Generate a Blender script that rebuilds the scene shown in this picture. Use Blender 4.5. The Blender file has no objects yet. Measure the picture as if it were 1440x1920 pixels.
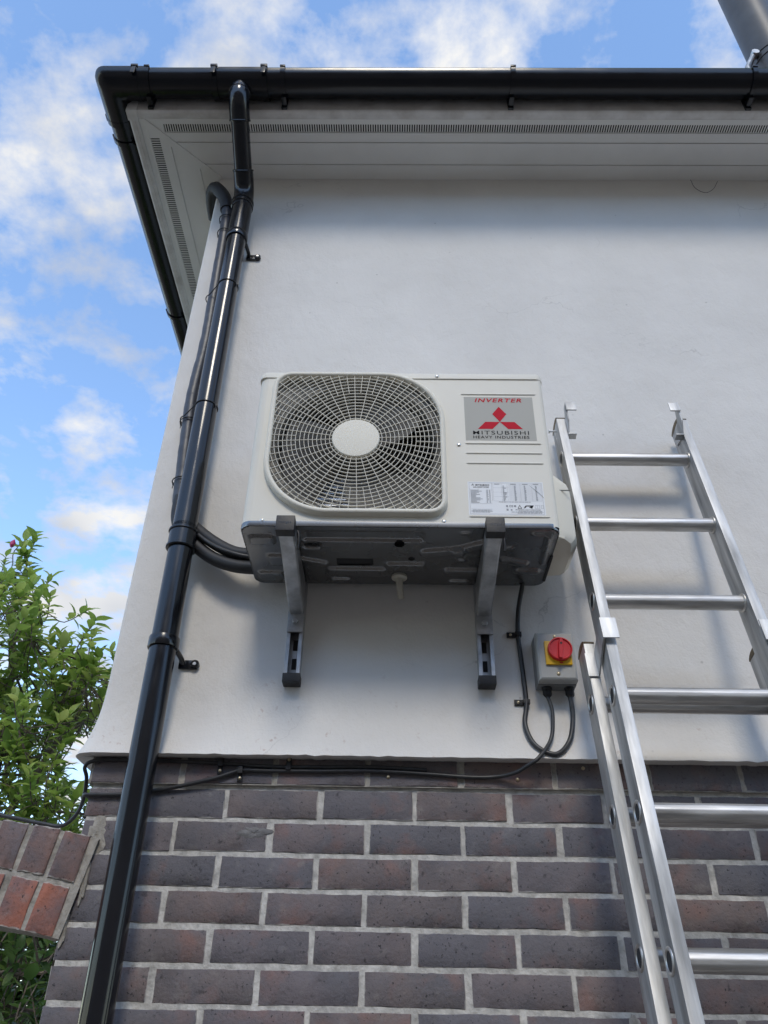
import bpy, bmesh, math, random
from mathutils import Vector, Matrix, noise as mnoise
R = math.radians
random.seed(7)
scene = bpy.context.scene
C = scene.collection
GZ = 1.6                      # camera height above the ground; geometry below is written relative to it

# ------------------------------------------------------------------ camera
yaw, pit, rol = R(-1.0646), R(34.0545), R(1.1452)
fwd = Vector((math.sin(yaw)*math.cos(pit), math.cos(yaw)*math.cos(pit), math.sin(pit)))
rgt = Vector((math.cos(yaw), -math.sin(yaw), 0))
upv = rgt.cross(fwd)
r2 = math.cos(rol)*rgt + math.sin(rol)*upv
u2 = -math.sin(rol)*rgt + math.cos(rol)*upv
cd = bpy.data.cameras.new('camera')
cam = bpy.data.objects.new('camera', cd); C.objects.link(cam)
cd.sensor_fit = 'VERTICAL'; cd.sensor_height = 36; cd.sensor_width = 27
cd.lens = 1489.5/1920*36
cd.clip_start = .02; cd.clip_end = 3000
m = Matrix((r2, u2, -fwd)).transposed().to_4x4()
m.translation = (0, -1.9586, GZ)
cam.matrix_world = m
scene.camera = cam

# ------------------------------------------------------------------ sky
SUN_EL, SUN_AZ = R(45), R(1)          # azimuth measured from straight in front of the wall (-y) towards +x
sdir = Vector((math.sin(SUN_AZ)*math.cos(SUN_EL), -math.cos(SUN_AZ)*math.cos(SUN_EL), math.sin(SUN_EL)))
w = bpy.data.worlds.new('World'); scene.world = w; w.use_nodes = True
nt = w.node_tree; nt.nodes.clear()
def N(t, **k):
    n = nt.nodes.new(t)
    for a, b in k.items(): setattr(n, a, b)
    return n
def LK(a, b): nt.links.new(a, b)
out = N('ShaderNodeOutputWorld'); bg = N('ShaderNodeBackground'); bg.inputs[1].default_value = .12
LK(bg.outputs[0], out.inputs[0])
sky = N('ShaderNodeTexSky', sky_type='NISHITA'); sky.sun_disc = False
sky.sun_elevation = SUN_EL; sky.sun_rotation = math.pi - SUN_AZ; sky.air_density = 1.0; sky.dust_density = .1; sky.ozone_density = 2.2
tc = N('ShaderNodeTexCoord'); sep = N('ShaderNodeSeparateXYZ'); LK(tc.outputs['Generated'], sep.inputs[0])
mz = N('ShaderNodeMath', operation='MAXIMUM'); LK(sep.outputs[2], mz.inputs[0]); mz.inputs[1].default_value = .0
az = N('ShaderNodeMath', operation='ADD'); LK(mz.outputs[0], az.inputs[0]); az.inputs[1].default_value = .22
dv = N('ShaderNodeVectorMath', operation='DIVIDE'); LK(tc.outputs['Generated'], dv.inputs[0])
cb = N('ShaderNodeCombineXYZ')
for i in range(3): LK(az.outputs[0], cb.inputs[i])
LK(cb.outputs[0], dv.inputs[1])
mp = N('ShaderNodeMapping'); mp.inputs['Location'].default_value = (7.3, 7.1, 5.11); LK(dv.outputs[0], mp.inputs[0])
n1 = N('ShaderNodeTexNoise'); n1.inputs['Scale'].default_value = 8.4; n1.inputs['Detail'].default_value = 7; n1.inputs['Roughness'].default_value = .58; n1.inputs['Distortion'].default_value = .1
n2 = N('ShaderNodeTexNoise'); n2.inputs['Scale'].default_value = 1.3; n2.inputs['Detail'].default_value = 1
LK(mp.outputs[0], n1.inputs[0]); LK(mp.outputs[0], n2.inputs[0])
ad = N('ShaderNodeMath', operation='ADD'); LK(n1.outputs[0], ad.inputs[0])
ml = N('ShaderNodeMath', operation='MULTIPLY'); LK(n2.outputs[0], ml.inputs[0]); ml.inputs[1].default_value = .34; LK(ml.outputs[0], ad.inputs[1])
cr = N('ShaderNodeValToRGB'); LK(ad.outputs[0], cr.inputs[0])
cr.color_ramp.elements[0].position = .595; cr.color_ramp.elements[0].color = (0, 0, 0, 1)
cr.color_ramp.elements[1].position = .80; cr.color_ramp.elements[1].color = (1, 1, 1, 1)
shade = N('ShaderNodeTexNoise'); shade.inputs['Scale'].default_value = 5; shade.inputs['Detail'].default_value = 2; LK(mp.outputs[0], shade.inputs[0])
cc = N('ShaderNodeValToRGB'); LK(shade.outputs[0], cc.inputs[0])
cc.color_ramp.elements[0].position = .35; cc.color_ramp.elements[0].color = (.62, .66, .74, 1)
cc.color_ramp.elements[1].position = .62; cc.color_ramp.elements[1].color = (1, 1, 1, 1)
cs = N('ShaderNodeVectorMath', operation='SCALE'); LK(cc.outputs[0], cs.inputs[0]); cs.inputs['Scale'].default_value = 6.9
sk = N('ShaderNodeVectorMath', operation='MULTIPLY'); LK(sky.outputs[0], sk.inputs[0]); sk.inputs[1].default_value = (2.7, 2.8, 2.8)
mx = N('ShaderNodeMix', data_type='RGBA'); LK(cr.outputs[0], mx.inputs[0]); LK(sk.outputs[0], mx.inputs[6]); LK(cs.outputs[0], mx.inputs[7])
LK(mx.outputs[2], bg.inputs[0])

# ------------------------------------------------------------------ sun
sd = bpy.data.lights.new('sun', 'SUN'); sd.energy = 1.35; sd.angle = R(13); sd.color = (1, .905, .75)
sun = bpy.data.objects.new('sun', sd); C.objects.link(sun)
sun.rotation_euler = sdir.to_track_quat('Z', 'Y').to_euler(); sun.location = (2, -6, 8)
# ------------------------------------------------------------------ exposure
vs = scene.view_settings
vs.view_transform = 'Standard'; vs.look = 'None'; vs.gamma = 1; vs.use_curve_mapping = False; vs.exposure = .17
scene.cycles.use_denoising = True
scene.cycles.max_bounces = 5; scene.cycles.diffuse_bounces = 3; scene.cycles.glossy_bounces = 3; scene.cycles.transmission_bounces = 2
scene.cycles.use_adaptive_sampling = True; scene.cycles.adaptive_threshold = .02

# ================================================================== materials
def mat(name, col, rough=.5, metal=0., var=.0, vscale=6., col2=None, bump=0., bscale=60., bdetail=4, spec=.5, coat=0., extra=None, rvar=0., stretch=None, objrand=0., coords='Object'):
    M = bpy.data.materials.new(name); M.use_nodes = True
    T = M.node_tree; b = T.nodes['Principled BSDF']
    b.inputs['Roughness'].default_value = rough; b.inputs['Metallic'].default_value = metal
    b.inputs['Specular IOR Level'].default_value = spec; b.inputs['Coat Weight'].default_value = coat
    b.inputs['Base Color'].default_value = (*col, 1)
    tc = T.nodes.new('ShaderNodeTexCoord'); vec = tc.outputs[coords]
    if objrand:
        oi = T.nodes.new('ShaderNodeObjectInfo'); vm = T.nodes.new('ShaderNodeVectorMath'); vm.operation = 'SCALE'
        cbx = T.nodes.new('ShaderNodeCombineXYZ')
        for i in range(3): T.links.new(oi.outputs['Random'], cbx.inputs[i])
        T.links.new(cbx.outputs[0], vm.inputs[0]); vm.inputs['Scale'].default_value = objrand
        va = T.nodes.new('ShaderNodeVectorMath'); T.links.new(vec, va.inputs[0]); T.links.new(vm.outputs[0], va.inputs[1]); vec = va.outputs[0]
    if stretch:
        mpn = T.nodes.new('ShaderNodeMapping'); mpn.inputs['Scale'].default_value = stretch; T.links.new(vec, mpn.inputs[0]); svec = mpn.outputs[0]
    else: svec = vec
    if var or col2:
        n = T.nodes.new('ShaderNodeTexNoise'); n.inputs['Scale'].default_value = vscale; n.inputs['Detail'].default_value = 6; n.inputs['Roughness'].default_value = .6
        T.links.new(svec, n.inputs[0])
        r = T.nodes.new('ShaderNodeValToRGB'); T.links.new(n.outputs[0], r.inputs[0])
        c2 = col2 or tuple(max(0, c*(1-var)) for c in col)
        c1 = col if col2 else tuple(min(1, c*(1+var*.5)) for c in col)
        r.color_ramp.elements[0].position = .32; r.color_ramp.elements[0].color = (*c2, 1)
        r.color_ramp.elements[1].position = .62; r.color_ramp.elements[1].color = (*c1, 1)
        T.links.new(r.outputs[0], b.inputs['Base Color'])
    if rvar:
        n = T.nodes.new('ShaderNodeTexNoise'); n.inputs['Scale'].default_value = vscale*1.7; n.inputs['Detail'].default_value = 5; T.links.new(svec, n.inputs[0])
        mr = T.nodes.new('ShaderNodeMapRange'); T.links.new(n.outputs[0], mr.inputs[0]); mr.inputs[1].default_value = .3; mr.inputs[2].default_value = .7
        mr.inputs[3].default_value = rough-rvar; mr.inputs[4].default_value = rough+rvar; T.links.new(mr.outputs[0], b.inputs['Roughness'])
    if bump:
        n = T.nodes.new('ShaderNodeTexNoise'); n.inputs['Scale'].default_value = bscale; n.inputs['Detail'].default_value = bdetail; T.links.new(svec, n.inputs[0])
        bn = T.nodes.new('ShaderNodeBump'); bn.inputs['Strength'].default_value = bump; bn.inputs['Distance'].default_value = .004
        T.links.new(n.outputs[0], bn.inputs['Height']); T.links.new(bn.outputs[0], b.inputs['Normal'])
    if extra: extra(T, b, vec)
    return M

def wall_extra(T, b, vec):
    # painted render: grain, trowel ripples, hairline cracks and small marks
    L = T.links.new
    def nz(s, d, r=.55, st=None):
        n = T.nodes.new('ShaderNodeTexNoise'); n.inputs['Scale'].default_value = s; n.inputs['Detail'].default_value = d; n.inputs['Roughness'].default_value = r
        if st:
            mp = T.nodes.new('ShaderNodeMapping'); mp.inputs['Scale'].default_value = st; mp.inputs['Rotation'].default_value = (0, R(25), 0); L(vec, mp.inputs[0]); L(mp.outputs[0], n.inputs[0])
        else: L(vec, n.inputs[0])
        return n.outputs[0]
    def math_(op, a, c):
        m_ = T.nodes.new('ShaderNodeMath'); m_.operation = op
        for i, q in ((0, a), (1, c)):
            if hasattr(q, 'node'): L(q, m_.inputs[i])
            else: m_.inputs[i].default_value = q
        return m_.outputs[0]
    def ramp(s, p0, c0, p1, c1):
        r = T.nodes.new('ShaderNodeValToRGB'); L(s, r.inputs[0]); e = r.color_ramp.elements
        e[0].position = p0; e[0].color = (*c0, 1); e[1].position = p1; e[1].color = (*c1, 1); return r.outputs[0]
    base = ramp(nz(2.2, 6), .3, (.66, .638, .605), .7, (.745, .722, .688))
    # cracks
    vo = T.nodes.new('ShaderNodeTexVoronoi'); vo.feature = 'DISTANCE_TO_EDGE'; vo.inputs['Scale'].default_value = 1.9
    wp = T.nodes.new('ShaderNodeTexNoise'); wp.inputs['Scale'].default_value = 5; wp.inputs['Detail'].default_value = 6; L(vec, wp.inputs[0])
    sc = T.nodes.new('ShaderNodeVectorMath'); sc.operation = 'MULTIPLY_ADD'; L(wp.outputs[1], sc.inputs[0]); sc.inputs[1].default_value = (.28,)*3; L(vec, sc.inputs[2]); L(sc.outputs[0], vo.inputs['Vector'])
    crk = ramp(vo.outputs[0], .0005, (1,)*3, .0022, (0,)*3)
    cm = math_('MULTIPLY', crk, ramp(nz(2.6, 2), .55, (0,)*3, .68, (1,)*3))
    # little chips
    vs_ = T.nodes.new('ShaderNodeTexVoronoi'); vs_.inputs['Scale'].default_value = 16; L(vec, vs_.inputs['Vector'])
    chip = math_('MULTIPLY', ramp(vs_.outputs['Distance'], .04, (1,)*3, .07, (0,)*3), ramp(nz(3.3, 2), .54, (0,)*3, .6, (1,)*3))
    sp = T.nodes.new('ShaderNodeSeparateXYZ'); L(vec, sp.inputs[0])
    low = T.nodes.new('ShaderNodeMapRange'); L(sp.outputs[2], low.inputs[0]); low.inputs[1].default_value = .95; low.inputs[2].default_value = .55
    rust = math_('MULTIPLY', ramp(nz(55, 4), .62, (0,)*3, .7, (1,)*3), ramp(nz(5, 3), .52, (0,)*3, .62, (1,)*3))
    rust = math_('MULTIPLY', rust, low.outputs[0])
    def mixc(f, a, c):
        m_ = T.nodes.new('ShaderNodeMix'); m_.data_type = 'RGBA'; L(f, m_.inputs[0]); L(a, m_.inputs[6]); m_.inputs[7].default_value = (*c, 1); return m_.outputs[2]
    col = mixc(math_('MULTIPLY', cm, .4), base, (.25, .24, .23))
    col = mixc(math_('MULTIPLY', chip, .5), col, (.36, .34, .32))
    col = mixc(math_('MULTIPLY', rust, .55), col, (.33, .17, .12))
    streak = math_('MULTIPLY', ramp(nz(3.5, 5, .6, (6, 6, .7)), .55, (0,)*3, .75, (1,)*3), .03)
    col = mixc(streak, col, (.45, .43, .42))
    L(col, b.inputs['Base Color'])
    h = math_('MULTIPLY', nz(170, 3, .7), .2)
    h = math_('ADD', h, math_('MULTIPLY', nz(24, 3, .6, (1, 1, .75)), .8))
    h = math_('ADD', h, math_('MULTIPLY', nz(5, 1), 1.5))
    pass
    bn = T.nodes.new('ShaderNodeBump'); bn.inputs['Strength'].default_value = .8; bn.inputs['Distance'].default_value = .005
    L(h, bn.inputs['Height']); L(bn.outputs[0], b.inputs['Normal'])
M_WALL = mat('painted_render', (.7, .69, .68), .75, extra=wall_extra, spec=.3)

def brick_mat(name, cols, red):
    def ex(T, b, vec):
        L = T.links.new
        oi = T.nodes.new('ShaderNodeObjectInfo')
        gi = T.nodes.new('ShaderNodeNewGeometry')
        ad = T.nodes.new('ShaderNodeMath'); ad.operation = 'ADD'; L(oi.outputs['Random'], ad.inputs[0]); L(gi.outputs['Random Per Island'], ad.inputs[1])
        fr = T.nodes.new('ShaderNodeMath'); fr.operation = 'FRACT'; L(ad.outputs[0], fr.inputs[0])
        r = T.nodes.new('ShaderNodeValToRGB'); L(fr.outputs[0], r.inputs[0]); r.color_ramp.interpolation = 'CONSTANT'
        e = r.color_ramp.elements
        while len(e) < len(cols): e.new(.5)
        for i, c in enumerate(cols): e[i].position = i/len(cols); e[i].color = (*c, 1)
        def nz(s, d, off):
            n = T.nodes.new('ShaderNodeTexNoise'); n.noise_dimensions = '4D'; n.inputs['Scale'].default_value = s; n.inputs['Detail'].default_value = d; n.inputs['Roughness'].default_value = .62
            ml = T.nodes.new('ShaderNodeMath'); ml.operation = 'MULTIPLY_ADD'; L(fr.outputs[0], ml.inputs[0]); ml.inputs[1].default_value = 91; ml.inputs[2].default_value = off
            L(vec, n.inputs['Vector']); L(ml.outputs[0], n.inputs['W']); return n.outputs[0]
        def mixc(f, a, c):
            m_ = T.nodes.new('ShaderNodeMix'); m_.data_type = 'RGBA'; L(f, m_.inputs[0]); L(a, m_.inputs[6])
            if hasattr(c, 'node'): L(c, m_.inputs[7])
            else: m_.inputs[7].default_value = (*c, 1)
            return m_.outputs[2]
        def ramp(s, p0, v0, p1, v1):
            q = T.nodes.new('ShaderNodeMapRange'); L(s, q.inputs[0]); q.inputs[1].default_value = p0; q.inputs[2].default_value = p1; q.inputs[3].default_value = v0; q.inputs[4].default_value = v1; return q.outputs[0]
        c = mixc(ramp(nz(9, 5, 0), .38, 0, .66, .85), r.outputs[0], (.125, .122, .136))
        c = mixc(ramp(nz(8, 4, 13), .53, 0, .70, .75), c, red)
        c = mixc(ramp(nz(60, 3, 31), .6, 0, .72, .7), c, (.03, .03, .035))
        c = mixc(ramp(nz(26, 6, 41), .58, 0, .74, .4), c, (.3, .28, .26))
        c = mixc(ramp(nz(140, 2, 51), .64, 0, .70, .8), c, (.022, .022, .026))
        tcg = T.nodes.new('ShaderNodeTexCoord'); sg = T.nodes.new('ShaderNodeSeparateXYZ'); L(tcg.outputs['Generated'], sg.inputs[0])
        def mm(op, a, q):
            m_ = T.nodes.new('ShaderNodeMath'); m_.operation = op
            for i_, v_ in ((0, a), (1, q)):
                if hasattr(v_, 'node'): L(v_, m_.inputs[i_])
                else: m_.inputs[i_].default_value = v_
            return m_.outputs[0]
        ex_ = mm('MULTIPLY', mm('MINIMUM', sg.outputs[0], mm('SUBTRACT', 1.0, sg.outputs[0])), 3.2)
        ez_ = mm('MINIMUM', sg.outputs[2], mm('SUBTRACT', 1.0, sg.outputs[2]))
        ed = mm('SUBTRACT', mm('MINIMUM', ex_, ez_), mm('MULTIPLY', nz(45, 4, 61), .13))
        c = mixc(ramp(ed, -.05, .8, -.025, 0), c, (.46, .44, .41))
        L(c, b.inputs['Base Color'])
        n = nz(110, 6, 3); n2 = nz(28, 4, 7)
        a2 = T.nodes.new('ShaderNodeMath'); a2.operation = 'MULTIPLY_ADD'; L(n2, a2.inputs[0]); a2.inputs[1].default_value = 1.2; L(n, a2.inputs[2])
        bn = T.nodes.new('ShaderNodeBump'); bn.inputs['Strength'].default_value = .8; bn.inputs['Distance'].default_value = .003
        L(a2.outputs[0], bn.inputs['Height']); L(bn.outputs[0], b.inputs['Normal'])
    return mat(name, (.1, .08, .08), .82, extra=ex, spec=.35)
M_BRICK = brick_mat('dark_brick', [(.17, .149, .158), (.153, .143, .158), (.182, .152, .155), (.142, .136, .15), (.178, .149, .147), (.16, .147, .158), (.2, .155, .146)], (.24, .135, .115))
M_BRICKR = brick_mat('arch_brick', [(.28, .16, .13), (.22, .135, .115), (.36, .14, .095), (.25, .15, .125)], (.38, .16, .11))
M_MORTAR = mat('mortar', (.52, .50, .465), .9, var=.38, vscale=30, bump=.7, bscale=120)
M_MORTAR2 = mat('mortar_smear', (.36, .335, .295), .9, var=.35, vscale=40, bump=.9, bscale=90)
M_SOFFIT = mat('soffit_plastic', (.76, .75, .72), .42, var=.06, vscale=3, spec=.4)
M_FASCIA = mat('fascia_plastic', (.68, .665, .645), .5, var=.0, col2=(.5, .475, .45), vscale=11, bump=.12, bscale=50)
M_VOID = mat('roof_void', (.015, .014, .014), .9)
M_GUTTER = mat('black_gutter', (.005, .006, .009), .22, spec=.42, rvar=.05, vscale=8)
M_PIPE = mat('black_pipe', (.006, .007, .010), .17, spec=.5, rvar=.07, vscale=9, col2=(.012, .013, .016), stretch=(3, 3, .5), bump=.02, bscale=20)
M_RIMGREEN = mat('algae_lip_light', (.1, .16, .06), .8, var=.5, vscale=60)  # green rim tone with the light at the gutter lip painted in
M_TAPE = mat('pipe_wrap', (.05, .055, .07), .42, var=.3, vscale=40, bump=.25, bscale=45)
M_FOAM = mat('foam_insulation', (.018, .019, .022), .55, var=.3, vscale=40)
M_CABLE = mat('black_cable', (.03, .031, .034), .42, var=.3, vscale=50)
M_RUBBER = mat('black_rubber', (.009, .009, .011), .5, bump=.1, bscale=200)
M_CREAM = mat('cream_steel', (.73, .70, .62), .5, var=.03, vscale=5, bump=.02, bscale=14, spec=.25)
M_GRILLE = mat('cream_plastic', (.74, .705, .61), .5, spec=.25)
M_GREYBAR = mat('grille_wire', (.56, .535, .46), .45)
M_SHROUD = mat('shroud_steel', (.15, .147, .137), .5, var=.1, vscale=10)
M_FAN = mat('fan_plastic', (.085, .085, .085), .45)
M_DARKIN = mat('unit_inside', (.03, .03, .032), .8)
M_COIL = mat('coil_fin', (.66, .67, .69), .34, metal=.9, var=.5, vscale=60, stretch=(1, 1, 12))
M_PAN = mat('base_pan_steel', (.21, .213, .216), .27, metal=.85, var=.12, vscale=5, rvar=.04)
M_GALV = mat('galvanised', (.46, .475, .49), .42, metal=.85, var=.3, vscale=22, bump=.08, bscale=60, rvar=.12)
M_SCREW = mat('zinc_screw', (.7, .69, .66), .28, metal=1.)
M_BRASS = mat('brass_screw', (.62, .52, .36), .35, metal=.9)
M_BADGE = mat('badge_grey', (.43, .42, .38), .6, spec=.2)
M_RED = mat('red_print', (.52, .018, .035), .7, spec=.12)
M_BLACKP = mat('black_print', (.02, .02, .025), .7, spec=.12)
M_WHITE = mat('label_white', (.8, .81, .82), .55, spec=.25)
M_GREYP = mat('grey_print', (.3, .31, .33), .7, spec=.12)
M_SWGREY = mat('switch_grey', (.36, .365, .36), .42, bump=.05, bscale=150)
M_SWDARK = mat('switch_back', (.17, .175, .18), .45)
M_YEL = mat('switch_yellow', (.72, .42, .012), .4)
M_KNOB = mat('switch_red', (.56, .012, .022), .32)
M_KNOB2 = mat('switch_red_dark', (.36, .01, .018), .3)
M_ALU = mat('aluminium', (.52, .525, .525), .62, metal=1., var=.4, vscale=26, stretch=(1, 1, .12), rvar=.12, bump=.05, bscale=120)
M_ALU2 = mat('aluminium_rung', (.58, .57, .55), .46, metal=1., var=.35, vscale=40, stretch=(.12, 1, 1), rvar=.1)
M_DRAIN = mat('drain_plastic', (.5, .475, .4), .45)
M_CAPBR = mat('worn_plastic_cap', (.16, .12, .07), .6, var=.5, vscale=40)
M_FLUE = mat('flue_metal', (.06, .062, .065), .42, metal=.1, var=.2, vscale=10)
M_BARK = mat('bark', (.16, .13, .105), .9, var=.5, vscale=30, bump=.8, bscale=50)
M_GROUND = mat('paving', (.24, .195, .15), .9, var=.3, vscale=2.5, bump=.3, bscale=20, coords='Object')
M_ROOF = mat('roof_tile', (.17, .1, .08), .85, var=.4, vscale=12, bump=.6, bscale=20)
M_PINK = mat('petal', (.45, .04, .16), .6)

def leaf_mat(name, c1, c2, c3):
    M = bpy.data.materials.new(name); M.use_nodes = True; T = M.node_tree; b = T.nodes['Principled BSDF']; L = T.links.new
    g = T.nodes.new('ShaderNodeNewGeometry'); oi = T.nodes.new('ShaderNodeObjectInfo')
    ad = T.nodes.new('ShaderNodeMath'); L(g.outputs['Random Per Island'], ad.inputs[0]); L(oi.outputs['Random'], ad.inputs[1])
    fr = T.nodes.new('ShaderNodeMath'); fr.operation = 'FRACT'; L(ad.outputs[0], fr.inputs[0])
    r = T.nodes.new('ShaderNodeValToRGB'); L(fr.outputs[0], r.inputs[0]); e = r.color_ramp.elements
    e[0].color = (*c1, 1); e[1].color = (*c3, 1); x = e.new(.55); x.color = (*c2, 1); e[2].position = .97
    L(r.outputs[0], b.inputs['Base Color']); b.inputs['Roughness'].default_value = .38; b.inputs['Specular IOR Level'].default_value = .4
    tr = T.nodes.new('ShaderNodeBsdfTranslucent'); hs = T.nodes.new('ShaderNodeHueSaturation'); hs.inputs['Value'].default_value = 1.9; hs.inputs['Hue'].default_value = .485; L(r.outputs[0], hs.inputs['Color']); L(hs.outputs[0], tr.inputs[0])
    mxs = T.nodes.new('ShaderNodeMixShader'); mxs.inputs[0].default_value = .42; L(b.outputs[0], mxs.inputs[1]); L(tr.outputs[0], mxs.inputs[2])
    L(mxs.outputs[0], T.nodes['Material Output'].inputs[0]); return M
M_LEAF = leaf_mat('magnolia_leaf', (.14, .24, .048), (.2, .31, .065), (.33, .40, .12))
M_LEAF2 = leaf_mat('ivy_leaf', (.035, .075, .02), (.055, .11, .028), (.09, .15, .04))

# ================================================================== mesh helpers
class MB:
    def __init__(s): s.v = []; s.f = []
    def add(s, vs, fs):
        o = len(s.v); s.v += [tuple(v) for v in vs]; s.f += [tuple(i+o for i in f) for f in fs]; return s
    def box(s, x0, x1, y0, y1, z0, z1, b=0., rot=None, piv=None):
        bm = bmesh.new(); bmesh.ops.create_cube(bm, size=1)
        for v in bm.verts: v.co = Vector(((x0+x1)/2+v.co.x*(x1-x0), (y0+y1)/2+v.co.y*(y1-y0), (z0+z1)/2+v.co.z*(z1-z0)))
        if b: bmesh.ops.bevel(bm, geom=list(bm.edges), offset=b, segments=2, affect='EDGES', profile=.7)
        if rot is not None:
            p = Vector(piv) if piv else Vector(((x0+x1)/2, (y0+y1)/2, (z0+z1)/2))
            for v in bm.verts: v.co = p + rot @ (v.co-p)
        bm.verts.index_update()
        s.add([v.co[:] for v in bm.verts], [[v.index for v in f.verts] for f in bm.faces]); bm.free(); return s
    def grid(s, rows, closed=False):
        n = len(rows[0]); o = len(s.v)
        for r in rows: s.v += [tuple(p) for p in r]
        for j in range(len(rows)-1):
            for i in range(n if closed else n-1):
                k = (i+1) % n
                s.f.append((o+j*n+i, o+j*n+k, o+(j+1)*n+k, o+(j+1)*n+i))
        return s
    def tube(s, path, r, seg=14, caps=True, prof=None):
        P = [Vector(p) for p in path]; n = len(P)
        rr = r if isinstance(r, (list, tuple)) else [r]*n
        tang = []
        for i in range(n):
            a = P[max(0, i-1)]; b = P[min(n-1, i+1)]
            t = (b-a)
            if t.length < 1e-9: t = Vector((0, 0, 1))
            tang.append(t.normalized())
        t0 = tang[0]; up = Vector((0, 0, 1)) if abs(t0.z) < .9 else Vector((0, 1, 0))
        u = t0.cross(up).normalized(); rows = []
        for i in range(n):
            t = tang[i]; u = (u - t*u.dot(t)).normalized(); v = t.cross(u)
            rows.append([P[i] + (u*math.cos(q)+v*math.sin(q))*rr[i]*(prof(q) if prof else 1) for q in [2*math.pi*k/seg for k in range(seg)]])
        o = len(s.v); s.grid(rows, True)
        if caps:
            s.f.append(tuple(o+k for k in range(seg))[::-1]); s.f.append(tuple(o+(n-1)*seg+k for k in range(seg)))
        return s
    def cyl(s, c, axis, r, h, seg=24, bev=0.):
        a = Vector(axis).normalized(); c = Vector(c)
        if bev: return s.tube([c-a*h/2, c-a*h/2+a*1e-5, c-a*(h/2-bev), c+a*(h/2-bev), c+a*h/2-a*1e-5, c+a*h/2], [r-bev, r-bev, r, r, r-bev, r-bev], seg)
        return s.tube([c-a*h/2, c+a*h/2], r, seg)
    def prism(s, poly, axis, a0, a1):
        # poly: 2D points in the two remaining axes (in xyz order)
        def p3(p, a):
            if axis == 'x': return (a, p[0], p[1])
            if axis == 'y': return (p[0], a, p[1])
            return (p[0], p[1], a)
        n = len(poly); o = len(s.v)
        s.v += [p3(p, a0) for p in poly] + [p3(p, a1) for p in poly]
        s.f.append(tuple(o+i for i in range(n))); s.f.append(tuple(o+n+i for i in range(n))[::-1])
        for i in range(n): s.f.append((o+i, o+n+i, o+n+(i+1) % n, o+(i+1) % n))
        return s
    def mesh(s, name, m, smooth=35):
        me = bpy.data.meshes.new(name); me.from_pydata(s.v, [], s.f); me.materials.append(m)
        bm = bmesh.new(); bm.from_mesh(me); bmesh.ops.recalc_face_normals(bm, faces=bm.faces); bm.to_mesh(me); bm.free()
        if smooth:
            me.polygons.foreach_set('use_smooth', [True]*len(me.polygons)); me.set_sharp_from_angle(angle=R(smooth))
        me.update(); return me
    def obj(s, name, m, parent=None, smooth=35):
        return link(name, s.mesh(name, m, smooth), parent)
def link(name, me, parent=None):
    o = bpy.data.objects.new(name, me); C.objects.link(o)
    if parent is not None:
        o.parent = parent; o.matrix_parent_inverse = PW(parent).inverted()
    return o
def PW(o):
    mm = Matrix.LocRotScale(o.location, o.rotation_euler, o.scale)
    if o.parent is not None: mm = PW(o.parent) @ o.matrix_parent_inverse @ mm
    return mm
def tag(o, label=None, cat=None, group=None, kind=None):
    if label: o['label'] = label
    if cat: o['category'] = cat
    if group: o['group'] = group
    if kind: o['kind'] = kind
    return o
def thing(name, label, cat, loc, group=None):
    o = bpy.data.objects.new(name, None); C.objects.link(o); o.location = loc; o.empty_display_size = .1
    return tag(o, label, cat, group)
def spline(pts, n=8):
    P = [Vector(p) for p in pts]; P = [P[0]*2-P[1]] + P + [P[-1]*2-P[-2]]; o = []
    for i in range(1, len(P)-2):
        for k in range(n):
            t = k/n; a, b, c, d = P[i-1:i+3]
            o.append(.5*((2*b)+(c-a)*t+(2*a-5*b+4*c-d)*t*t+(3*b-a-3*c+d)*t**3))
    o.append(P[-2]); return o
def text_obj(txt, name, m, parent, x0, x1, z0, z1, y, shear=0., bold=.0, rotm=None, thick=.0004):
    cu = bpy.data.curves.new(name, 'FONT'); cu.body = txt; cu.offset = bold; cu.shear = shear; cu.extrude = 0; cu.space_character = 1.18; cu.resolution_u = 3
    t = bpy.data.objects.new(name, cu); C.objects.link(t)
    dg = bpy.context.evaluated_depsgraph_get(); dg.update()
    me = bpy.data.meshes.new_from_object(t.evaluated_get(dg)); bpy.data.objects.remove(t)
    xs = [v.co.x for v in me.vertices]; ys = [v.co.y for v in me.vertices]
    a, b, c, d = min(xs), max(xs), min(ys), max(ys)
    for v in me.vertices:
        q = Vector((x0+(v.co.x-a)/(b-a)*(x1-x0), y, z0+(v.co.y-c)/(d-c)*(z1-z0))); v.co = rotm @ q if rotm else q
    me.materials.clear(); me.materials.append(m); me.update()
    return link(name, me, parent)
def nzv(x, y, z, s): return mnoise.noise(Vector((x*s, y*s, z*s)))

# ================================================================== ground
g = MB(); S = 400
g.grid([[(x, y, -1.6) for x in (-S, -40, -6, 6, 40, S)] for y in (-S, -40, -6, 6, 40, S)])
tag(g.obj('ground', M_GROUND, None, 0), kind='structure')

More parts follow.
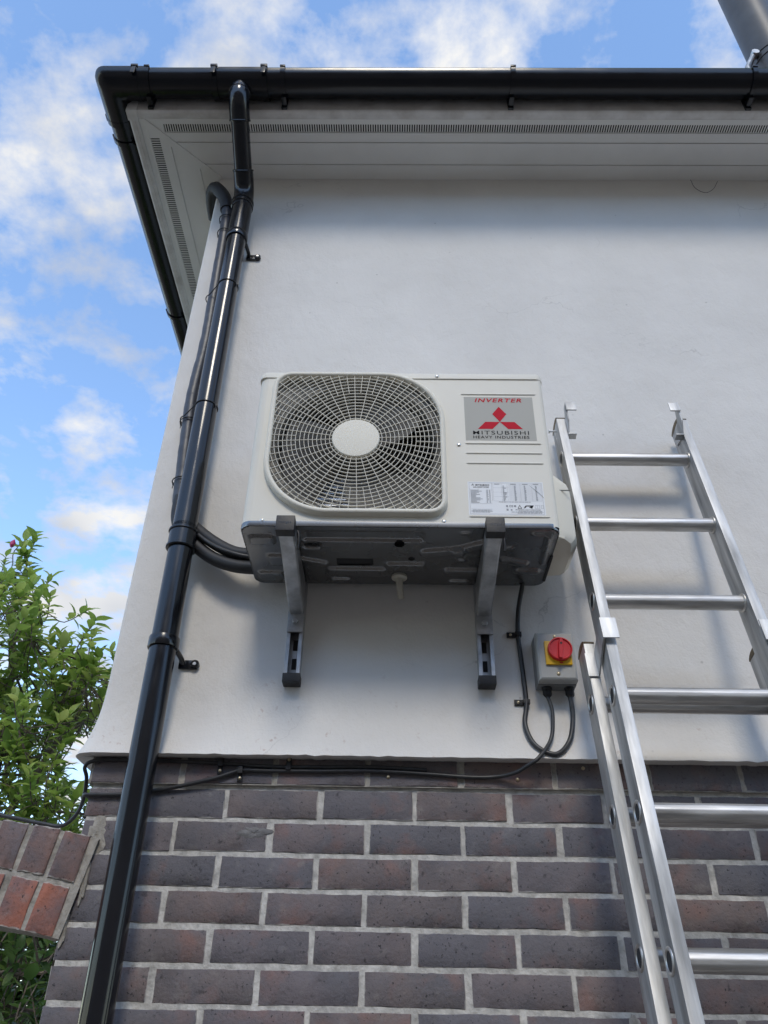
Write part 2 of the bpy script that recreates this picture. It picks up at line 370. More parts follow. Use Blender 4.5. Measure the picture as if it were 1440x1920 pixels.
# ================================================================== unseen neighbouring house, added behind the camera to shade the low sky
nb = thing('added_house', 'unseen two-storey brick house added behind the camera to shade the low sky', 'house', (1, -9.6, -1.6))
NX0, NX1, NY0, NY1, NE, NR = -7., 9., -13., -6.2, 3.5, 5.9
mb = MB(); mb.box(NX0, NX1, NY0, NY1, -1.6, NE)
M_NB = mat('neighbour_brick', (.36, .27, .21), .9, var=.3, vscale=9, bump=.4, bscale=40)
nw = mb.obj('wall', M_NB, nb, 0)
ym = (NY0+NY1)/2
mb = MB(); mb.prism([(NY1+.3, NE-.1), (NY1+.3, NE), (ym, NR+.12), (NY0-.3, NE), (NY0-.3, NE-.1), (ym, NR)], 'x', NX0-.3, NX1+.3); mb.obj('roof', mat('neighbour_tile', (.16, .1, .08), .85, var=.4, vscale=10), nb, 0)
M_PANE = mat('window_glass', (.03, .035, .04), .06, spec=.6); M_FRAME = mat('window_frame', (.7, .7, .7), .4)
for wx, wz, ww, wh in ((-4, 1.7, 1.1, 1.1), (.2, 1.9, .7, .9), (5, 1.7, 1.2, 1.1), (-3.8, -.9, 1.0, 1.2), (5.2, -.9, 1.4, 1.2)):
    f_ = MB().box(wx-ww/2, wx+ww/2, NY1+.002, NY1+.05, wz, wz+.06).box(wx-ww/2, wx+ww/2, NY1+.002, NY1+.05, wz+wh-.06, wz+wh).box(wx-ww/2, wx-ww/2+.06, NY1+.002, NY1+.05, wz+.06, wz+wh-.06).box(wx+ww/2-.06, wx+ww/2, NY1+.002, NY1+.05, wz+.06, wz+wh-.06).obj('window', M_FRAME, nb, 0)
    MB().box(wx-ww/2+.06, wx+ww/2-.06, NY1+.002, NY1+.02, wz+.06, wz+wh-.06).obj('pane', M_PANE, f_, 0)

# ================================================================== house
house = thing('house', 'house corner with white painted render above dark brickwork and white eaves', 'house', (1.5, 2, -1.6))
RX, RY = -.744, -.012            # faces of the render
BX, BY = -.732, 0.               # faces of the brickwork
ZB = .582                        # bottom of the bellmouth
def flare(z):
    t = max(0, min(1, (.80-z)/(.80-ZB))); return .039*t**2.9
zr = [ZB+.012*i for i in range(20)]; z = zr[-1]
while z < 2.99: z += .035; zr.append(z)
rows = []; rc = .012
xs = [4.6, 4.0, 3.4, 2.8, 2.4, 2.1]; x = 1.9
while x > RX+rc+.03: xs.append(x); x -= .022
ys = []; y = RY+rc+.03
while y < .6: ys.append(y); y += .06
ys += [1., 2., 3., 4.5]
def wrow(z, e, jit=0., inn=False):
    r = []
    for x in xs:
        d = .0011*nzv(x, 0, z, 3)+.0005*nzv(x, 5, z, 14)
        r.append((x, RY-e-d if not inn else RY-e, z+jit*(nzv(x, 1, 0, 40)+.6*nzv(x, 3, 0, 130))))
    for k in range(6):
        a = R(90)*k/5; r.append((RX+rc-(rc+e)*math.sin(a), RY+rc-(rc+e)*math.cos(a), z+jit*nzv(k*.02, 0, 9, 30)))
    for y in ys: r.append((RX-e, y, z))
    return r
rows.append(wrow(ZB+.004, -.012-.02, 0, True))
rows.append(wrow(ZB-.001, flare(ZB)-.006, .003, True))
for i, z in enumerate(zr): rows.append(wrow(z, flare(z), .0028 if i == 0 else (.001 if i == 1 else 0)))
MB().grid(rows).obj('rendered_wall', M_WALL, house, 60)

# brickwork: mortar body, bricks
bw = MB().box(BX+.004, 4.6, BY+.0022, 4.5, -1.6, ZB+.02).obj('brick_wall', M_MORTAR, house, 0)
def brick_mesh(L, H, D, seed, name='brick', m=None, rough=.0011):
    rd = random.Random(seed); nx, nz_ = 8, 3; b = .0022
    mb = MB(); rows = []
    zs = [-H/2, -H/2+b, 0, H/2-b, H/2]; xs_ = [-L/2, -L/2+b] + [-L/2+L*i/6 for i in range(1, 6)] + [L/2-b, L/2]
    for j, z in enumerate(zs):
        r = []
        for i, x in enumerate(xs_):
            ex = i in (0, len(xs_)-1); ez = j in (0, 4)
            y = (b*.75 if (ex or ez) else 0) + rd.uniform(-rough, rough)*(.6)
            r.append((x+rd.uniform(-1, 1)*.0013, y, z+rd.uniform(-1, 1)*.0016))
        rows.append(r)
    mb.grid(rows)
    n = len(xs_); ring = [j for j in range(n)] + [k*n+n-1 for k in range(1, 5)] + [4*n+i for i in range(n-2, -1, -1)] + [k*n for k in range(3, 0, -1)]
    o = len(mb.v)
    for q in ring: v = mb.v[q]; mb.v.append((v[0], D, v[2]))
    for i in range(len(ring)): k = (i+1) % len(ring); mb.f.append((ring[i], ring[k], o+k, o+i))
    return mb if m is None else mb.mesh(name, m, 50)
BL, BH, BP, CP = .2125, .0648, .225, .075
X0, Z0 = -.4003, .5172
full = [brick_mesh(BL, BH, .04, k, 'brick', M_BRICK) for k in range(7)]
cutc = {}
stuff = MB(); rb = random.Random(3)
for row in range(0, 29):
    ztop = Z0-(row-1)*CP; zc = ztop-CP/2
    if zc-BH/2 < -1.6: break
    yo = -.010 if row == 0 else rb.uniform(-.0012, .0012)
    left = BX-(.010 if row == 0 else 0)
    off = X0 + (0 if row % 2 else BP/2) - 2*BP
    i = -2
    while True:
        a = off+i*BP+.00625; b_ = a+BL; i += 1
        if b_ < left+.03: continue
        if a > 4.5: break
        a = max(a, left); Lq = b_-a; xc = (a+b_)/2+(rb.uniform(-.002, .002) if Lq > .2 else 0)
        dz = rb.uniform(-.0012, .0012)
        if row <= 9 and a < 1.7:
            if Lq > .2: me = full[rb.randrange(7)]
            else:
                k = (round(Lq, 3), rb.randrange(2))
                if k not in cutc: cutc[k] = brick_mesh(Lq, BH, .04, 50+len(cutc), 'brick', M_BRICK)
                me = cutc[k]
            o = link('brick', me, bw); o.location = (xc, BY+yo, zc+dz)
            o.matrix_parent_inverse = PW(bw).inverted()
            o.rotation_euler = (rb.uniform(-.006, .006), rb.uniform(-.005, .005), rb.uniform(-.004, .004))
        else:
            q = brick_mesh(Lq, BH, .04, row*40+i); stuff.add([(v[0]+xc, v[1]+BY+yo, v[2]+zc) for v in q.v], q.f)
tag(stuff.obj('lower_bricks', M_BRICK, bw, 50), kind='stuff')
# course under the bellmouth sits proud on its own mortar
MB().box(BX-.006, 4.6, BY-.0075, .05, Z0+.004, ZB+.02).obj('corbel_mortar', M_MORTAR2, bw, 0)
# mortar smears
def smear(name, cx, cz, w, h, y, seed, m=M_MORTAR2, n=26, par=None):
    rd = random.Random(seed); ring = []
    ph = rd.uniform(0, 9)
    for k in range(n):
        a = 2*math.pi*k/n; q = .8+.35*mnoise.noise(Vector((math.cos(a)*1.3+ph, math.sin(a)*1.3, ph)))+rd.uniform(-.07, .07)
        ring.append((cx+w*q*math.cos(a), cz+h*q*math.sin(a)))
    rows = [[(cx+(p[0]-cx)*s_, y+dy+rd.uniform(-1, 1)*.0008, cz+(p[1]-cz)*s_) for p in ring] for s_, dy in ((1, .004), (.97, -.0005), (.6, -.002), (.25, -.0022), (.02, -.002))]
    mb = MB().grid(rows, True); return mb.obj(name, m, par or bw, 40)
smear('mortar_patch', -.693, .405, .034, .060, BY+.001, 1)
smear('mortar_patch', -.718, .335, .016, .045, BY+.001, 2)
smear('mortar_patch', -.325, .414, .044, .016, BY+.0004, 5, mat('grey_smear', (.19, .185, .185), .85, var=.3, vscale=40, bump=.5, bscale=90))
smear('mortar_patch', .505, .045, .016, .030, BY-.0005, 7)

# soffit
ZS = 2.972; YF, XF = -.270, -1.012          # inner edges of the fascia boards
def dgx(y): return RX + (y-RY)*(XF-RX)/(YF-RY)
def dgy(x): return RY + (x-RX)*(YF-RY)/(XF-RX)
soffit = MB()
soffit.box(XF-.05, 4.6, YF-.03, RY+.06, ZS+.03, ZS+.034).box(XF-.05, RX+.06, RY+.06, 4.5, ZS+.03, ZS+.034)
soffit = soffit.obj('soffit', M_VOID, house, 0)
def strip_front(mb, y0, y1, z0, z1):
    mb.prism([(dgx(y0), y0), (4.6, y0), (4.6, y1), (dgx(y1), y1)], 'z', z0, z1)
def strip_left(mb, x0, x1, z0, z1):
    mb.prism([(x0, dgy(x0)), (x1, dgy(x1)), (x1, 4.5), (x0, 4.5)], 'z', z0, z1)
V0, V1 = -.247, -.212
bf = MB()
for y0, y1, dz in ((YF, V0, 0), (V1, -.1755, 0), (-.1755, -.1705, .005), (-.1705, -.0815, 0), (-.0815, -.0765, .004), (-.0765, RY+.01, 0)):
    strip_front(bf, y0, y1, ZS+dz, ZS+.01+dz*.2)
bf.obj('soffit_board', M_SOFFIT, soffit, 0)
bl = MB()
k = (XF-RX)/(YF-RY)
def tx(y): return RX+(y-RY)*k
for y0, y1, dz in ((YF, V0, 0), (V1, -.1755, 0), (-.1755, -.1705, .005), (-.1705, -.0815, 0), (-.0815, -.0765, .004), (-.0765, RY+.01, 0)):
    strip_left(bl, tx(y0), tx(y1), ZS+dz, ZS+.01+dz*.2)
bl.obj('soffit_board', M_SOFFIT, soffit, 0)
vg = MB(); x = dgx(V1)+.028
vg.prism([(dgx(V0), V0), (x, V0), (x, V1), (dgx(V1), V1)], 'z', ZS+.0008, ZS+.009)
while x < 4.5:
    vg.box(x+.0050, x+.0095, V0, V1, ZS+.0008, ZS+.0024); x += .0095
tag(vg.obj('vent_grille', M_SOFFIT, soffit, 0), kind='stuff')
vg = MB(); y = dgy(tx(V1))+.024; xa, xb = tx(V0), tx(V1)
vg.prism([(xa, dgy(xa)), (xb, dgy(xb)), (xb, y), (xa, y)], 'z', ZS+.0008, ZS+.009)
while y < 4.4:
    vg.box(xa, xb, y+.0050, y+.0095, ZS+.0008, ZS+.0024); y += .0095
tag(vg.obj('vent_grille', M_SOFFIT, soffit, 0), kind='stuff')
# mitre cover strip
d = Vector((XF-RX, YF-RY, 0)); Ld = d.length; d.normalize(); nrm = Vector((-d.y, d.x, 0))
mt = MB(); a = Vector((RX, RY, 0))-d*.0; b_ = a+d*(Ld-.002)
prof = [(-.016, 0), (-.014, -.003), (.014, -.003), (.016, 0)]
mt.grid([[tuple(p+nrm*q[0]+Vector((0, 0, ZS-.0003+q[1]))) for q in prof] for p in (a, b_)])
mt.obj('mitre_strip', M_SOFFIT, soffit, 0)
# wall-edge trim along the left side
MB().box(RX-.016, RX-.001, RY+.03, 4.5, ZS-.010, ZS-.0005).obj('edge_trim', M_SOFFIT, soffit, 0)
# fascia boards: stepped lower lip
fp = [(0, .0), (0, -.004), (-.004, -.0075), (-.013, -.0075), (-.015, -.0105), (-.030, -.0105), (-.036, -.006), (-.036, .16), (0, .16)]
fascia = MB(); fo, lo = [], []
for q in fp:
    fo.append((4.6, YF+q[0], ZS+q[1])); lo.append((XF+q[0], YF+q[0], ZS+q[1]))
le = [(XF+q[0], 4.5, ZS+q[1]) for q in fp]
fascia.grid([fo, lo, le], True)
fascia = fascia.obj('fascia', M_FASCIA, house, 0)
MB().box(XF-.0395, XF+.002, YF-.0395, YF+.002, ZS-.0135, ZS+.16, .004).obj('corner_cover', M_FASCIA, fascia, 40)
# roof (slab with hip)
rf = MB(); zl = 3.075; k = math.tan(R(35))
def roofpt(x, y, dz=0): return (x, y, dz)
A = (-1.11, -.40, zl); B = (4.7, -.40, zl); D_ = (-1.11, 4.6, zl); h = 2.5*k
Rg0 = (1.39, 2.1, zl+h); Rg1 = (4.7, 2.1, zl+h); E_ = (4.7, 4.6, zl)
for dz in (0, -.03): rf.add([(p[0], p[1], p[2]+dz) for p in (A, B, Rg1, Rg0, D_, E_)], [(0, 1, 2, 3), (0, 3, 4), (3, 2, 5, 4)])
rf.add([(p[0], p[1], p[2]+dz) for dz in (0, -.03) for p in (A, B)], [(0, 1, 3, 2)]); rf.add([(p[0], p[1], p[2]+dz) for dz in (0, -.03) for p in (A, D_)], [(0, 1, 3, 2)])
rf.obj('roof', M_ROOF, house, 0)
# fine web strand hanging below the soffit
MB().tube(spline([(1.19, -.02, 2.965), (1.20, -.016, 2.915), (1.235, -.014, 2.886), (1.27, -.018, 2.905), (1.298, -.02, 2.955)], 5), .0009, 5).obj('cobweb', M_DARKIN, house)

# ================================================================== gutter
GR = .056; GY, GX, GZc = -.368, -1.097, 3.047
gut = thing('gutter', 'black half-round plastic gutter running along the white eaves', 'gutter', (GX, GY, GZc))
def gprof(r, th, n=14):
    o = [(r*math.cos(a), r*math.sin(a)) for a in [math.pi+math.pi*i/n for i in range(n+1)]]
    i_ = [((r-th)*math.cos(a), (r-th)*math.sin(a)) for a in [2*math.pi-math.pi*i/n for i in range(n+1)]]
    return o+i_            # (towards the front is -)
def seg_front(mb, x0, x1, r, th): mb.grid([[(x, GY+p[0], GZc+p[1]) for p in gprof(r, th)] for x in (x0, x1)], True); return capgrid(mb, len(gprof(r, th)))
def seg_left(mb, y0, y1, r, th): mb.grid([[(GX+p[0], y, GZc+p[1]) for p in gprof(r, th)] for y in (y0, y1)], True); return capgrid(mb, len(gprof(r, th)))
def capgrid(mb, n):
    o = len(mb.v)-2*n; h_ = n//2
    for base in (o, o+n):
        for i in range(h_-1): mb.f.append((base+i, base+i+1, base+n-2-i, base+n-1-i))
    return mb
ch = seg_front(MB(), -.99, 4.6, GR, .003).obj('channel', M_GUTTER, gut, 50)
seg_left(MB(), -.26, 4.5, GR, .003).obj('channel', M_GUTTER, gut, 50)
lip = MB().tube([(-1.0, GY-GR+.0015, GZc+.001), (4.6, GY-GR+.0015, GZc+.001)], .0022, 6)
lip.obj('green_rim', M_RIMGREEN, ch)
MB().tube([(GX-GR+.0015, -.26, GZc+.001), (GX-GR+.0015, 4.5, GZc+.001)], .0022, 6).obj('green_rim', M_RIMGREEN, ch)
# corner piece
cp_ = MB(); prof = gprof(GR+.007, .006); rows = []
rows.append([(-.955, GY+p[0], GZc+p[1]) for p in prof])
for k in range(7):
    a = R(90)*k/6; r_ = []
    for p in prof:
        dd = -p[0]; rad = max(.004, (dd+.066)*.33); cx, cy = GX-dd+rad, GY-dd+rad
        r_.append((cx-rad*math.sin(a), cy-rad*math.cos(a), GZc+p[1]))
    rows.append(r_)
rows.append([(GX+p[0], -.225, GZc+p[1]) for p in prof])
cp_.grid(rows, True); cp_.obj('corner_joint', M_GUTTER, gut, 50)
# running outlet, unions, brackets
seg_front(MB(), -.703, -.510, GR+.004, .004).obj('outlet_section', M_GUTTER, gut, 50)
def union_front(x):
    mb = MB(); seg_front(mb, x-.011, x+.011, GR+.0085, .0045); mb.box(x-.013, x+.013, GY-GR-.013, GY-GR+.006, GZc-.006, GZc+.006, .002)
    mb.box(x-.008, x+.008, GY-GR-.011, GY-GR-.006, GZc-.05, GZc, .0015)
    mb.obj('union_clip', M_GUTTER, gut, 50)
for x in (-1.0, -.70, -.512): union_front(x)
mb = MB(); seg_left(mb, -.243, -.221, GR+.0085, .0045); mb.box(GX-GR-.013, GX-GR+.006, -.246, -.218, GZc-.006, GZc+.006, .002); mb.obj('union_clip', M_GUTTER, gut, 50)
def brk_front(x):
    mb = MB(); seg_front(mb, x-.0085, x+.0085, GR+.0065, .005); mb.box(x-.011, x+.011, -.316, -.3065, ZS-.004, GZc+.02, .002)
    mb.box(x-.009, x+.009, -.352, -.31, ZS+.004, ZS+.03, .003); mb.box(x-.010, x+.010, GY-GR-.010, GY-GR+.005, GZc-.002, GZc+.006, .0015)
    mb.obj('gutter_bracket', M_GUTTER, gut, 50)
for x in (-.955, -.442, .421, 1.318, 2.2, 3.1): brk_front(x)
def brk_left(y):
    mb = MB(); seg_left(mb, y-.0085, y+.0085, GR+.0065, .005); mb.box(-1.058, -1.0485, y-.011, y+.011, ZS-.004, GZc+.02, .002); mb.box(GX-GR-.010, GX-GR+.005, y-.01, y+.01, GZc-.002, GZc+.006, .0015)
    mb.obj('gutter_bracket', M_GUTTER, gut, 50)
for y in (-.15, .767, 1.7): brk_left(y)

# ================================================================== downpipe
dp = thing('downpipe', 'glossy black round downpipe on the left of the wall', 'downpipe', (-.589, -.085, -1.6))
XD, YD = -.604, -.085
def dpx(z): return -.5885-(z-.0)*.0055
def arc(p0, p1, p2, n=7):     # quadratic bend
    p0, p1, p2 = Vector(p0), Vector(p1), Vector(p2)
    return [p0*(1-t)**2+p1*2*t*(1-t)+p2*t*t for t in [i/n for i in range(n+1)]]
e1 = Vector((XD, GY, 2.932)); e2 = Vector((XD-.001, YD, 2.765))
dd = (e2-e1).normalized()
MB().tube([(XD, GY, 3.0), (XD, GY, 2.962)], [.037, .037], 28).obj('outlet_spigot', M_PIPE, dp)
el = MB().tube([Vector((XD, GY, 2.985))]+arc((XD, GY, 2.965), e1, e1+dd*.04)+[e1+dd*.075], .0385, 28)
for q in (e1+dd*.072, Vector((XD, GY, 2.968))): el.cyl(q, dd if q.y > GY+.01 else (0, 0, 1), .0405, .008, 28, .002)
el.obj('top_elbow', M_PIPE, dp)
MB().tube([e1+dd*.05, e2-dd*.05], .034, 28).obj('offset_pipe', M_PIPE, dp)
el = MB().tube([e2-dd*.085]+arc(e2-dd*.045, e2, e2-Vector((0, 0, .05)))+[e2-Vector((0, 0, .105))], .038, 28)
el.cyl(e2-dd*.083, dd, .0405, .008, 28, .002)
for k in (.062, .085): el.cyl(e2-Vector((0, 0, k)), (0, 0, 1), .042, .014, 28, .003)
el.obj('bottom_elbow', M_PIPE, dp)
def dpt(z): return Vector((dpx(z), YD, z))
MB().tube([dpt(2.69), dpt(2.50)], .0372, 28).obj('pipe_socket', M_PIPE, dp)
MB().tube([dpt(2.52), dpt(1.20)], .034, 32).obj('upper_pipe', M_PIPE, dp)
MB().tube([dpt(1.21), dpt(-1.6)], .034, 32).obj('lower_pipe', M_PIPE, dp)
cl = MB().tube([dpt(1.135), dpt(1.19)], .0385, 32)
for z in (1.190, 1.138): cl.cyl(dpt(z), (0, 0, 1), .0418, .011, 32, .003)
cl.obj('coupler', M_PIPE, dp)
def pipe_clip(z, lug=None):
    c = MB().tube([dpt(z-.015), dpt(z-.0149), dpt(z-.013), dpt(z+.013), dpt(z+.0149), dpt(z+.015)], [.036, .0385, .0393, .0393, .0385, .036], 32)
    x = dpx(z)+.026; zb = z-.020
    c.tube(spline([(x+.004, YD+.02, zb+.010), (x+.010, -.035, zb+.003), (x+.013, RY-.006, zb-.006)], 4), .007, 10)
    c.box(x+.002, x+.052, RY-.009, RY-.001, zb-.020, zb+.004, .003)
    c.cyl((x+.045, RY-.007, zb-.008), (0, 1, 0), .0115, .014, 18, .002)
    o = c.obj('wall_clip', M_PIPE, dp)
    MB().cyl((x+.045, RY-.0145, zb-.008), (0, 1, 0), .005, .003, 12, .001).obj('screw', M_SCREW, o)
pipe_clip(.852); pipe_clip(2.492)
pipe_clip(-.6)

# ================================================================== refrigerant pipes (wrapped bundle then two lines into the unit)
bd = thing('refrigerant_pipe_bundle', 'taped grey pipe bundle tucked behind the downpipe and bending into the air conditioner', 'pipe bundle', (-.65, -.04, 1.1))
top = arc((-.770, .10, 2.865), (-.772, -.035, 2.882), (-.735, -.043, 2.86), 6) + arc((-.728, -.044, 2.85), (-.685, -.043, 2.80), (-.676, -.040, 2.72), 6)
MB().tube(top, .0265, 20).obj('foam_end', M_FOAM, bd)
path = spline([(-.690, -.042, 2.80), (-.676, -.040, 2.71), (-.668, -.040, 2.60), (-.662, -.040, 2.33), (-.655, -.040, 2.0), (-.661, -.042, 1.80), (-.661, -.042, 1.69), (-.648, -.040, 1.45), (-.640, -.038, 1.34), (-.622, -.038, 1.25)], 26)
rads = [.0205+.0022*mnoise.noise(Vector((0, 0, p.z*17)))+.0010*(1 if int(p.z*34) % 2 else 0)*.5 for p in path]
MB().tube(path, rads, 22).obj('tape_wrap', M_TAPE, bd)
l1 = spline([(-.632, -.042, 1.34), (-.618, -.046, 1.27), (-.578, -.055, 1.228), (-.516, -.070, 1.172), (-.451, -.082, 1.130), (-.395, -.088, 1.118), (-.36, -.09, 1.118)], 8)
MB().tube(l1, .0185, 20).obj('insulated_pipe', M_FOAM, bd)
l2 = spline([(-.640, -.042, 1.34), (-.630, -.046, 1.25), (-.575, -.060, 1.176), (-.509, -.072, 1.118), (-.445, -.082, 1.088), (-.39, -.088, 1.078), (-.36, -.09, 1.078)], 8)
MB().tube(l2, .0185, 20).obj('insulated_pipe', M_FOAM, bd)
l3 = spline([(-.632, -.055, 1.30), (-.60, -.066, 1.235), (-.54, -.085, 1.172), (-.48, -.098, 1.130), (-.42, -.103, 1.107), (-.36, -.1, 1.100)], 8)
MB().tube(l3, .006, 12).obj('signal_cable', M_CABLE, bd)
# black ties holding bundle to the downpipe
def tie(z, big=True):
    c = MB(); x0, x1 = dpx(z), -.655
    pts = []
    if big:
        for a in range(-100, 101, 12): q = R(a); pts.append((x0+.0352*math.cos(q), YD-.0352*math.sin(q) if False else YD+.0352*math.sin(q), z))
        pts = []
        for k in range(15):
            a = R(75-k*17.0); pts.append((x0+.0355*math.cos(a), YD+.0355*math.sin(a), z))
        bx = [p for p in path if abs(p.z-z+.02) < .03][0]
        for k in range(8):
            a = R(-110-k*22); pts.append((bx.x+.0262*math.cos(a), bx.y+.0262*math.sin(a), z-.018))
    else:
        bx = min(path, key=lambda p: abs(p.z-z))
        pts = [(bx.x+.0266*math.cos(R(a)), bx.y+.0266*math.sin(R(a)), z+.004*math.cos(R(a))) for a in range(-200, 61, 20)]
    c.tube(pts, .0019, 6)
    p = pts[0] if not big else (x0+.034, YD-.012, z-.004)
    c.box(p[0]-.003, p[0]+.004, p[1]-.006, p[1]+.001, p[2]-.004, p[2]+.004, .001)
    c.tube([(p[0], p[1]-.004, p[2]), (p[0]+.002, p[1]-.012, p[2]-.022)], .0014, 5)
    c.obj('cable_tie', M_RUBBER, bd)
tie(2.22); tie(1.655); tie(2.66, False); tie(2.575, False); tie(1.63, False); tie(1.40, False)

# ================================================================== air conditioner
UX0, UX1, UY0, UY1, UZ0, UZ1 = -.383, .401, -.327, -.041, 1.058, 1.558
ac = thing('air_conditioner', 'cream outdoor air conditioner unit with round fan grille on the wall', 'air conditioner', (0, -.18, UZ0))
# casing sides/back: swept plan outline
rl, rr_ = .024, .012
pl = []
for k in range(9): a = R(90)*k/8; pl.append((UX0+rl-rl*math.sin(a), UY0+rl-rl*math.cos(a)))
for k in range(5): a = R(90)*k/4; pl.append((UX0+.012-.012*math.cos(a), UY1-.012+.012*math.sin(a)))
for k in range(5): a = R(90)*k/4; pl.append((UX1-.012+.012*math.sin(a), UY1-.012+.012*math.cos(a)))
for k in range(7): a = R(90)*k/6; pl.append((UX1-rr_+rr_*math.cos(a), UY0+rr_-rr_*math.sin(a)))
MB().grid([[(p[0], p[1], z) for p in pl] for z in (UZ0+.006, UZ1)]).obj('casing', M_CREAM, ac, 40)
# fan opening outline
FX, FZ, HX, HZ = -.108, 1.3265, .236, .2375
RAD = (.052, .175, .045, .175)      # top left, top right, bottom right, bottom left
def rr_in(x, z, ins):
    hx, hz = HX-ins, HZ-ins; dx, dz = x-FX, z-FZ
    r_ = RAD[0] if (dx < 0 and dz > 0) else RAD[1] if dz > 0 else RAD[2] if dx > 0 else RAD[3]
    r_ = max(.004, r_-ins); qx, qz = abs(dx)-hx+r_, abs(dz)-hz+r_
    return math.hypot(max(qx, 0), max(qz, 0))+min(max(qx, qz), 0)-r_
def rim(ang, ins):
    lo_, hi = 0, .5; c, s_ = math.cos(ang), math.sin(ang)
    for _ in range(34):
        mid = (lo_+hi)/2
        if rr_in(FX+c*mid, FZ+s_*mid, ins) < 0: lo_ = mid
        else: hi = mid
    return lo_
px0, px1, pz0, pz1 = UX0+rl, UX1-rr_, UZ0+.004, UZ1
corner = [math.atan2(z-FZ, x-FX) for x in (px0, px1) for z in (pz0, pz1)]
angs = sorted([2*math.pi*k/160-math.pi for k in range(160)]+corner)
inner, outer = [], []
for a in angs:
    q = rim(a, .012); inner.append((FX+q*math.cos(a), UY0, FZ+q*math.sin(a)))
    c, s_ = math.cos(a), math.sin(a); ts = []
    if abs(c) > 1e-9: ts.append(((px1 if c > 0 else px0)-FX)/c)
    if abs(s_) > 1e-9: ts.append(((pz1 if s_ > 0 else pz0)-FZ)/s_)
    q = min(t for t in ts if t > 0); outer.append((FX+q*c, UY0, FZ+q*s_))
fp_ = MB().grid([outer, inner], True).obj('front_panel', M_CREAM, ac, 0)
# pressed ribs in the panel
for z in (1.4965, 1.3235, 1.291, 1.258, 1.092):
    x0 = .172 if z > 1.4 else .178
    MB().tube([(x0, UY0+.001, z), (x0+.006, UY0, z), (UX1-.026, UY0, z), (UX1-.020, UY0+.001, z)], [.0008, .0026, .0026, .0008], 10).obj('rib', M_CREAM, fp_)
def screw(p, par, r=.0055, m=M_SCREW, ax=(0, 1, 0)):
    mb = MB(); a = Vector(ax); p = Vector(p)
    mb.tube([p+a*.001, p-a*.001, p-a*.0028, p-a*.0036], [r, r, r*.75, r*.3], 14)
    return mb.obj('screw', m, par, 40)
for x, z in ((-.330, 1.0745), (.118, 1.076), (.163, 1.318)): screw((x, UY0, z), fp_)
# lid
lid = MB(); rows = []
for ins, z in ((.0005, UZ1-.006), (-.003, UZ1-.006), (-.003, UZ1+.010), (-.001, UZ1+.014), (.006, UZ1+.016)):
    x0, x1, y0, y1 = UX0+ins, UX1-ins, UY0+ins, UY1-ins; r_ = .02; row = []
    for cx, cy, a0 in ((x0+r_, y0+r_, 180), (x1-r_, y0+r_, 270), (x1-r_, y1-r_, 0), (x0+r_, y1-r_, 90)):
        for k in range(6): a = R(a0+90*k/5); row.append((cx+r_*math.cos(a), cy+r_*math.sin(a), z))
    rows.append(row)
lid.grid(rows, True); n = len(rows[0]); lid.f.append(tuple(len(lid.v)-n+i for i in range(n)))
lid = lid.obj('top_lid', M_CREAM, ac, 40); screw((.11, UY0-.003, UZ1+.002), lid)
# grille surround
rows = []; A2 = [2*math.pi*k/180 for k in range(180)]
for ins, y in ((-.001, UY0+.001), (0, UY0-.010), (.002, UY0-.0155), (.006, UY0-.018), (.0115, UY0-.0175), (.014, UY0-.015), (.015, UY0+.004)):
    rows.append([(FX+rim(a, ins)*math.cos(a), y, FZ+rim(a, ins)*math.sin(a)) for a in A2])
MB().grid(rows, True).obj('grille_surround', M_GRILLE, ac, 50)
# rings and spokes (moulded ribs with depth)
YG0, YG1 = UY0-.0135, UY0-.0085; HR = .063; PIT = .0112
rg = MB(); r_ = HR+.006; tw = .00065; INS = .0145
while r_ < .30:
    n = max(48, int(r_*2*math.pi/.0045)); run = []
    pts = [(2*math.pi*k/n, rr_in(FX+r_*math.cos(2*math.pi*k/n), FZ+r_*math.sin(2*math.pi*k/n), INS) < 0) for k in range(n)]
    if all(p[1] for p in pts): runs = [[p[0] for p in pts]+[2*math.pi]]
    elif not any(p[1] for p in pts): break
    else:
        st = next(k for k in range(n) if not pts[k][1]); runs = []; cur = []
        for k in range(n+1):
            a, ok = pts[(st+k) % n]; a = a+(2*math.pi if st+k >= n else 0)
            if ok: cur.append(a)
            else:
                if len(cur) > 1:
                    h_ = 2*math.pi/n; runs.append([cur[0]-h_*.5]+cur+[cur[-1]+h_*.5])
                cur = []
    for run in runs:
        rows = [[(FX+q*math.cos(a), y, FZ+q*math.sin(a)) for q, y in ((r_-tw, YG0), (r_+tw, YG0), (r_+tw*.6, YG1), (r_-tw*.6, YG1))] for a in run]
        rg.grid(rows, True)
    r_ += PIT
tag(rg.obj('grille_rings', M_GRILLE, ac, 50), kind='stuff')
sp = MB(); NS = 64
for k in range(NS):
    a = 2*math.pi*(k+.5)/NS; r0 = HR-.002 if k % 2 == 0 else HR+.006+PIT*8; r1 = rim(a, INS)
    c, s_ = math.cos(a), math.sin(a); t = .00065
    q = [(FX+r*c-s_*o, y, FZ+r*s_+c*o) for r in (r0, r1) for o, y in ((-t, YG0-.0006), (t, YG0-.0006), (t*.6, YG1), (-t*.6, YG1))]
    sp.add(q, [(0, 1, 5, 4), (1, 2, 6, 5), (2, 3, 7, 6), (3, 0, 4, 7), (0, 3, 2, 1), (4, 5, 6, 7)])
tag(sp.obj('grille_spokes', M_GREYBAR, ac, 0), kind='stuff')
hb = MB().tube([(FX, YG1+.002, FZ), (FX, YG0-.001, FZ), (FX, YG0-.0035, FZ), (FX, YG0-.004, FZ)], [HR, HR, HR-.002, HR-.006], 64).obj('grille_hub', M_GRILLE, ac, 40)
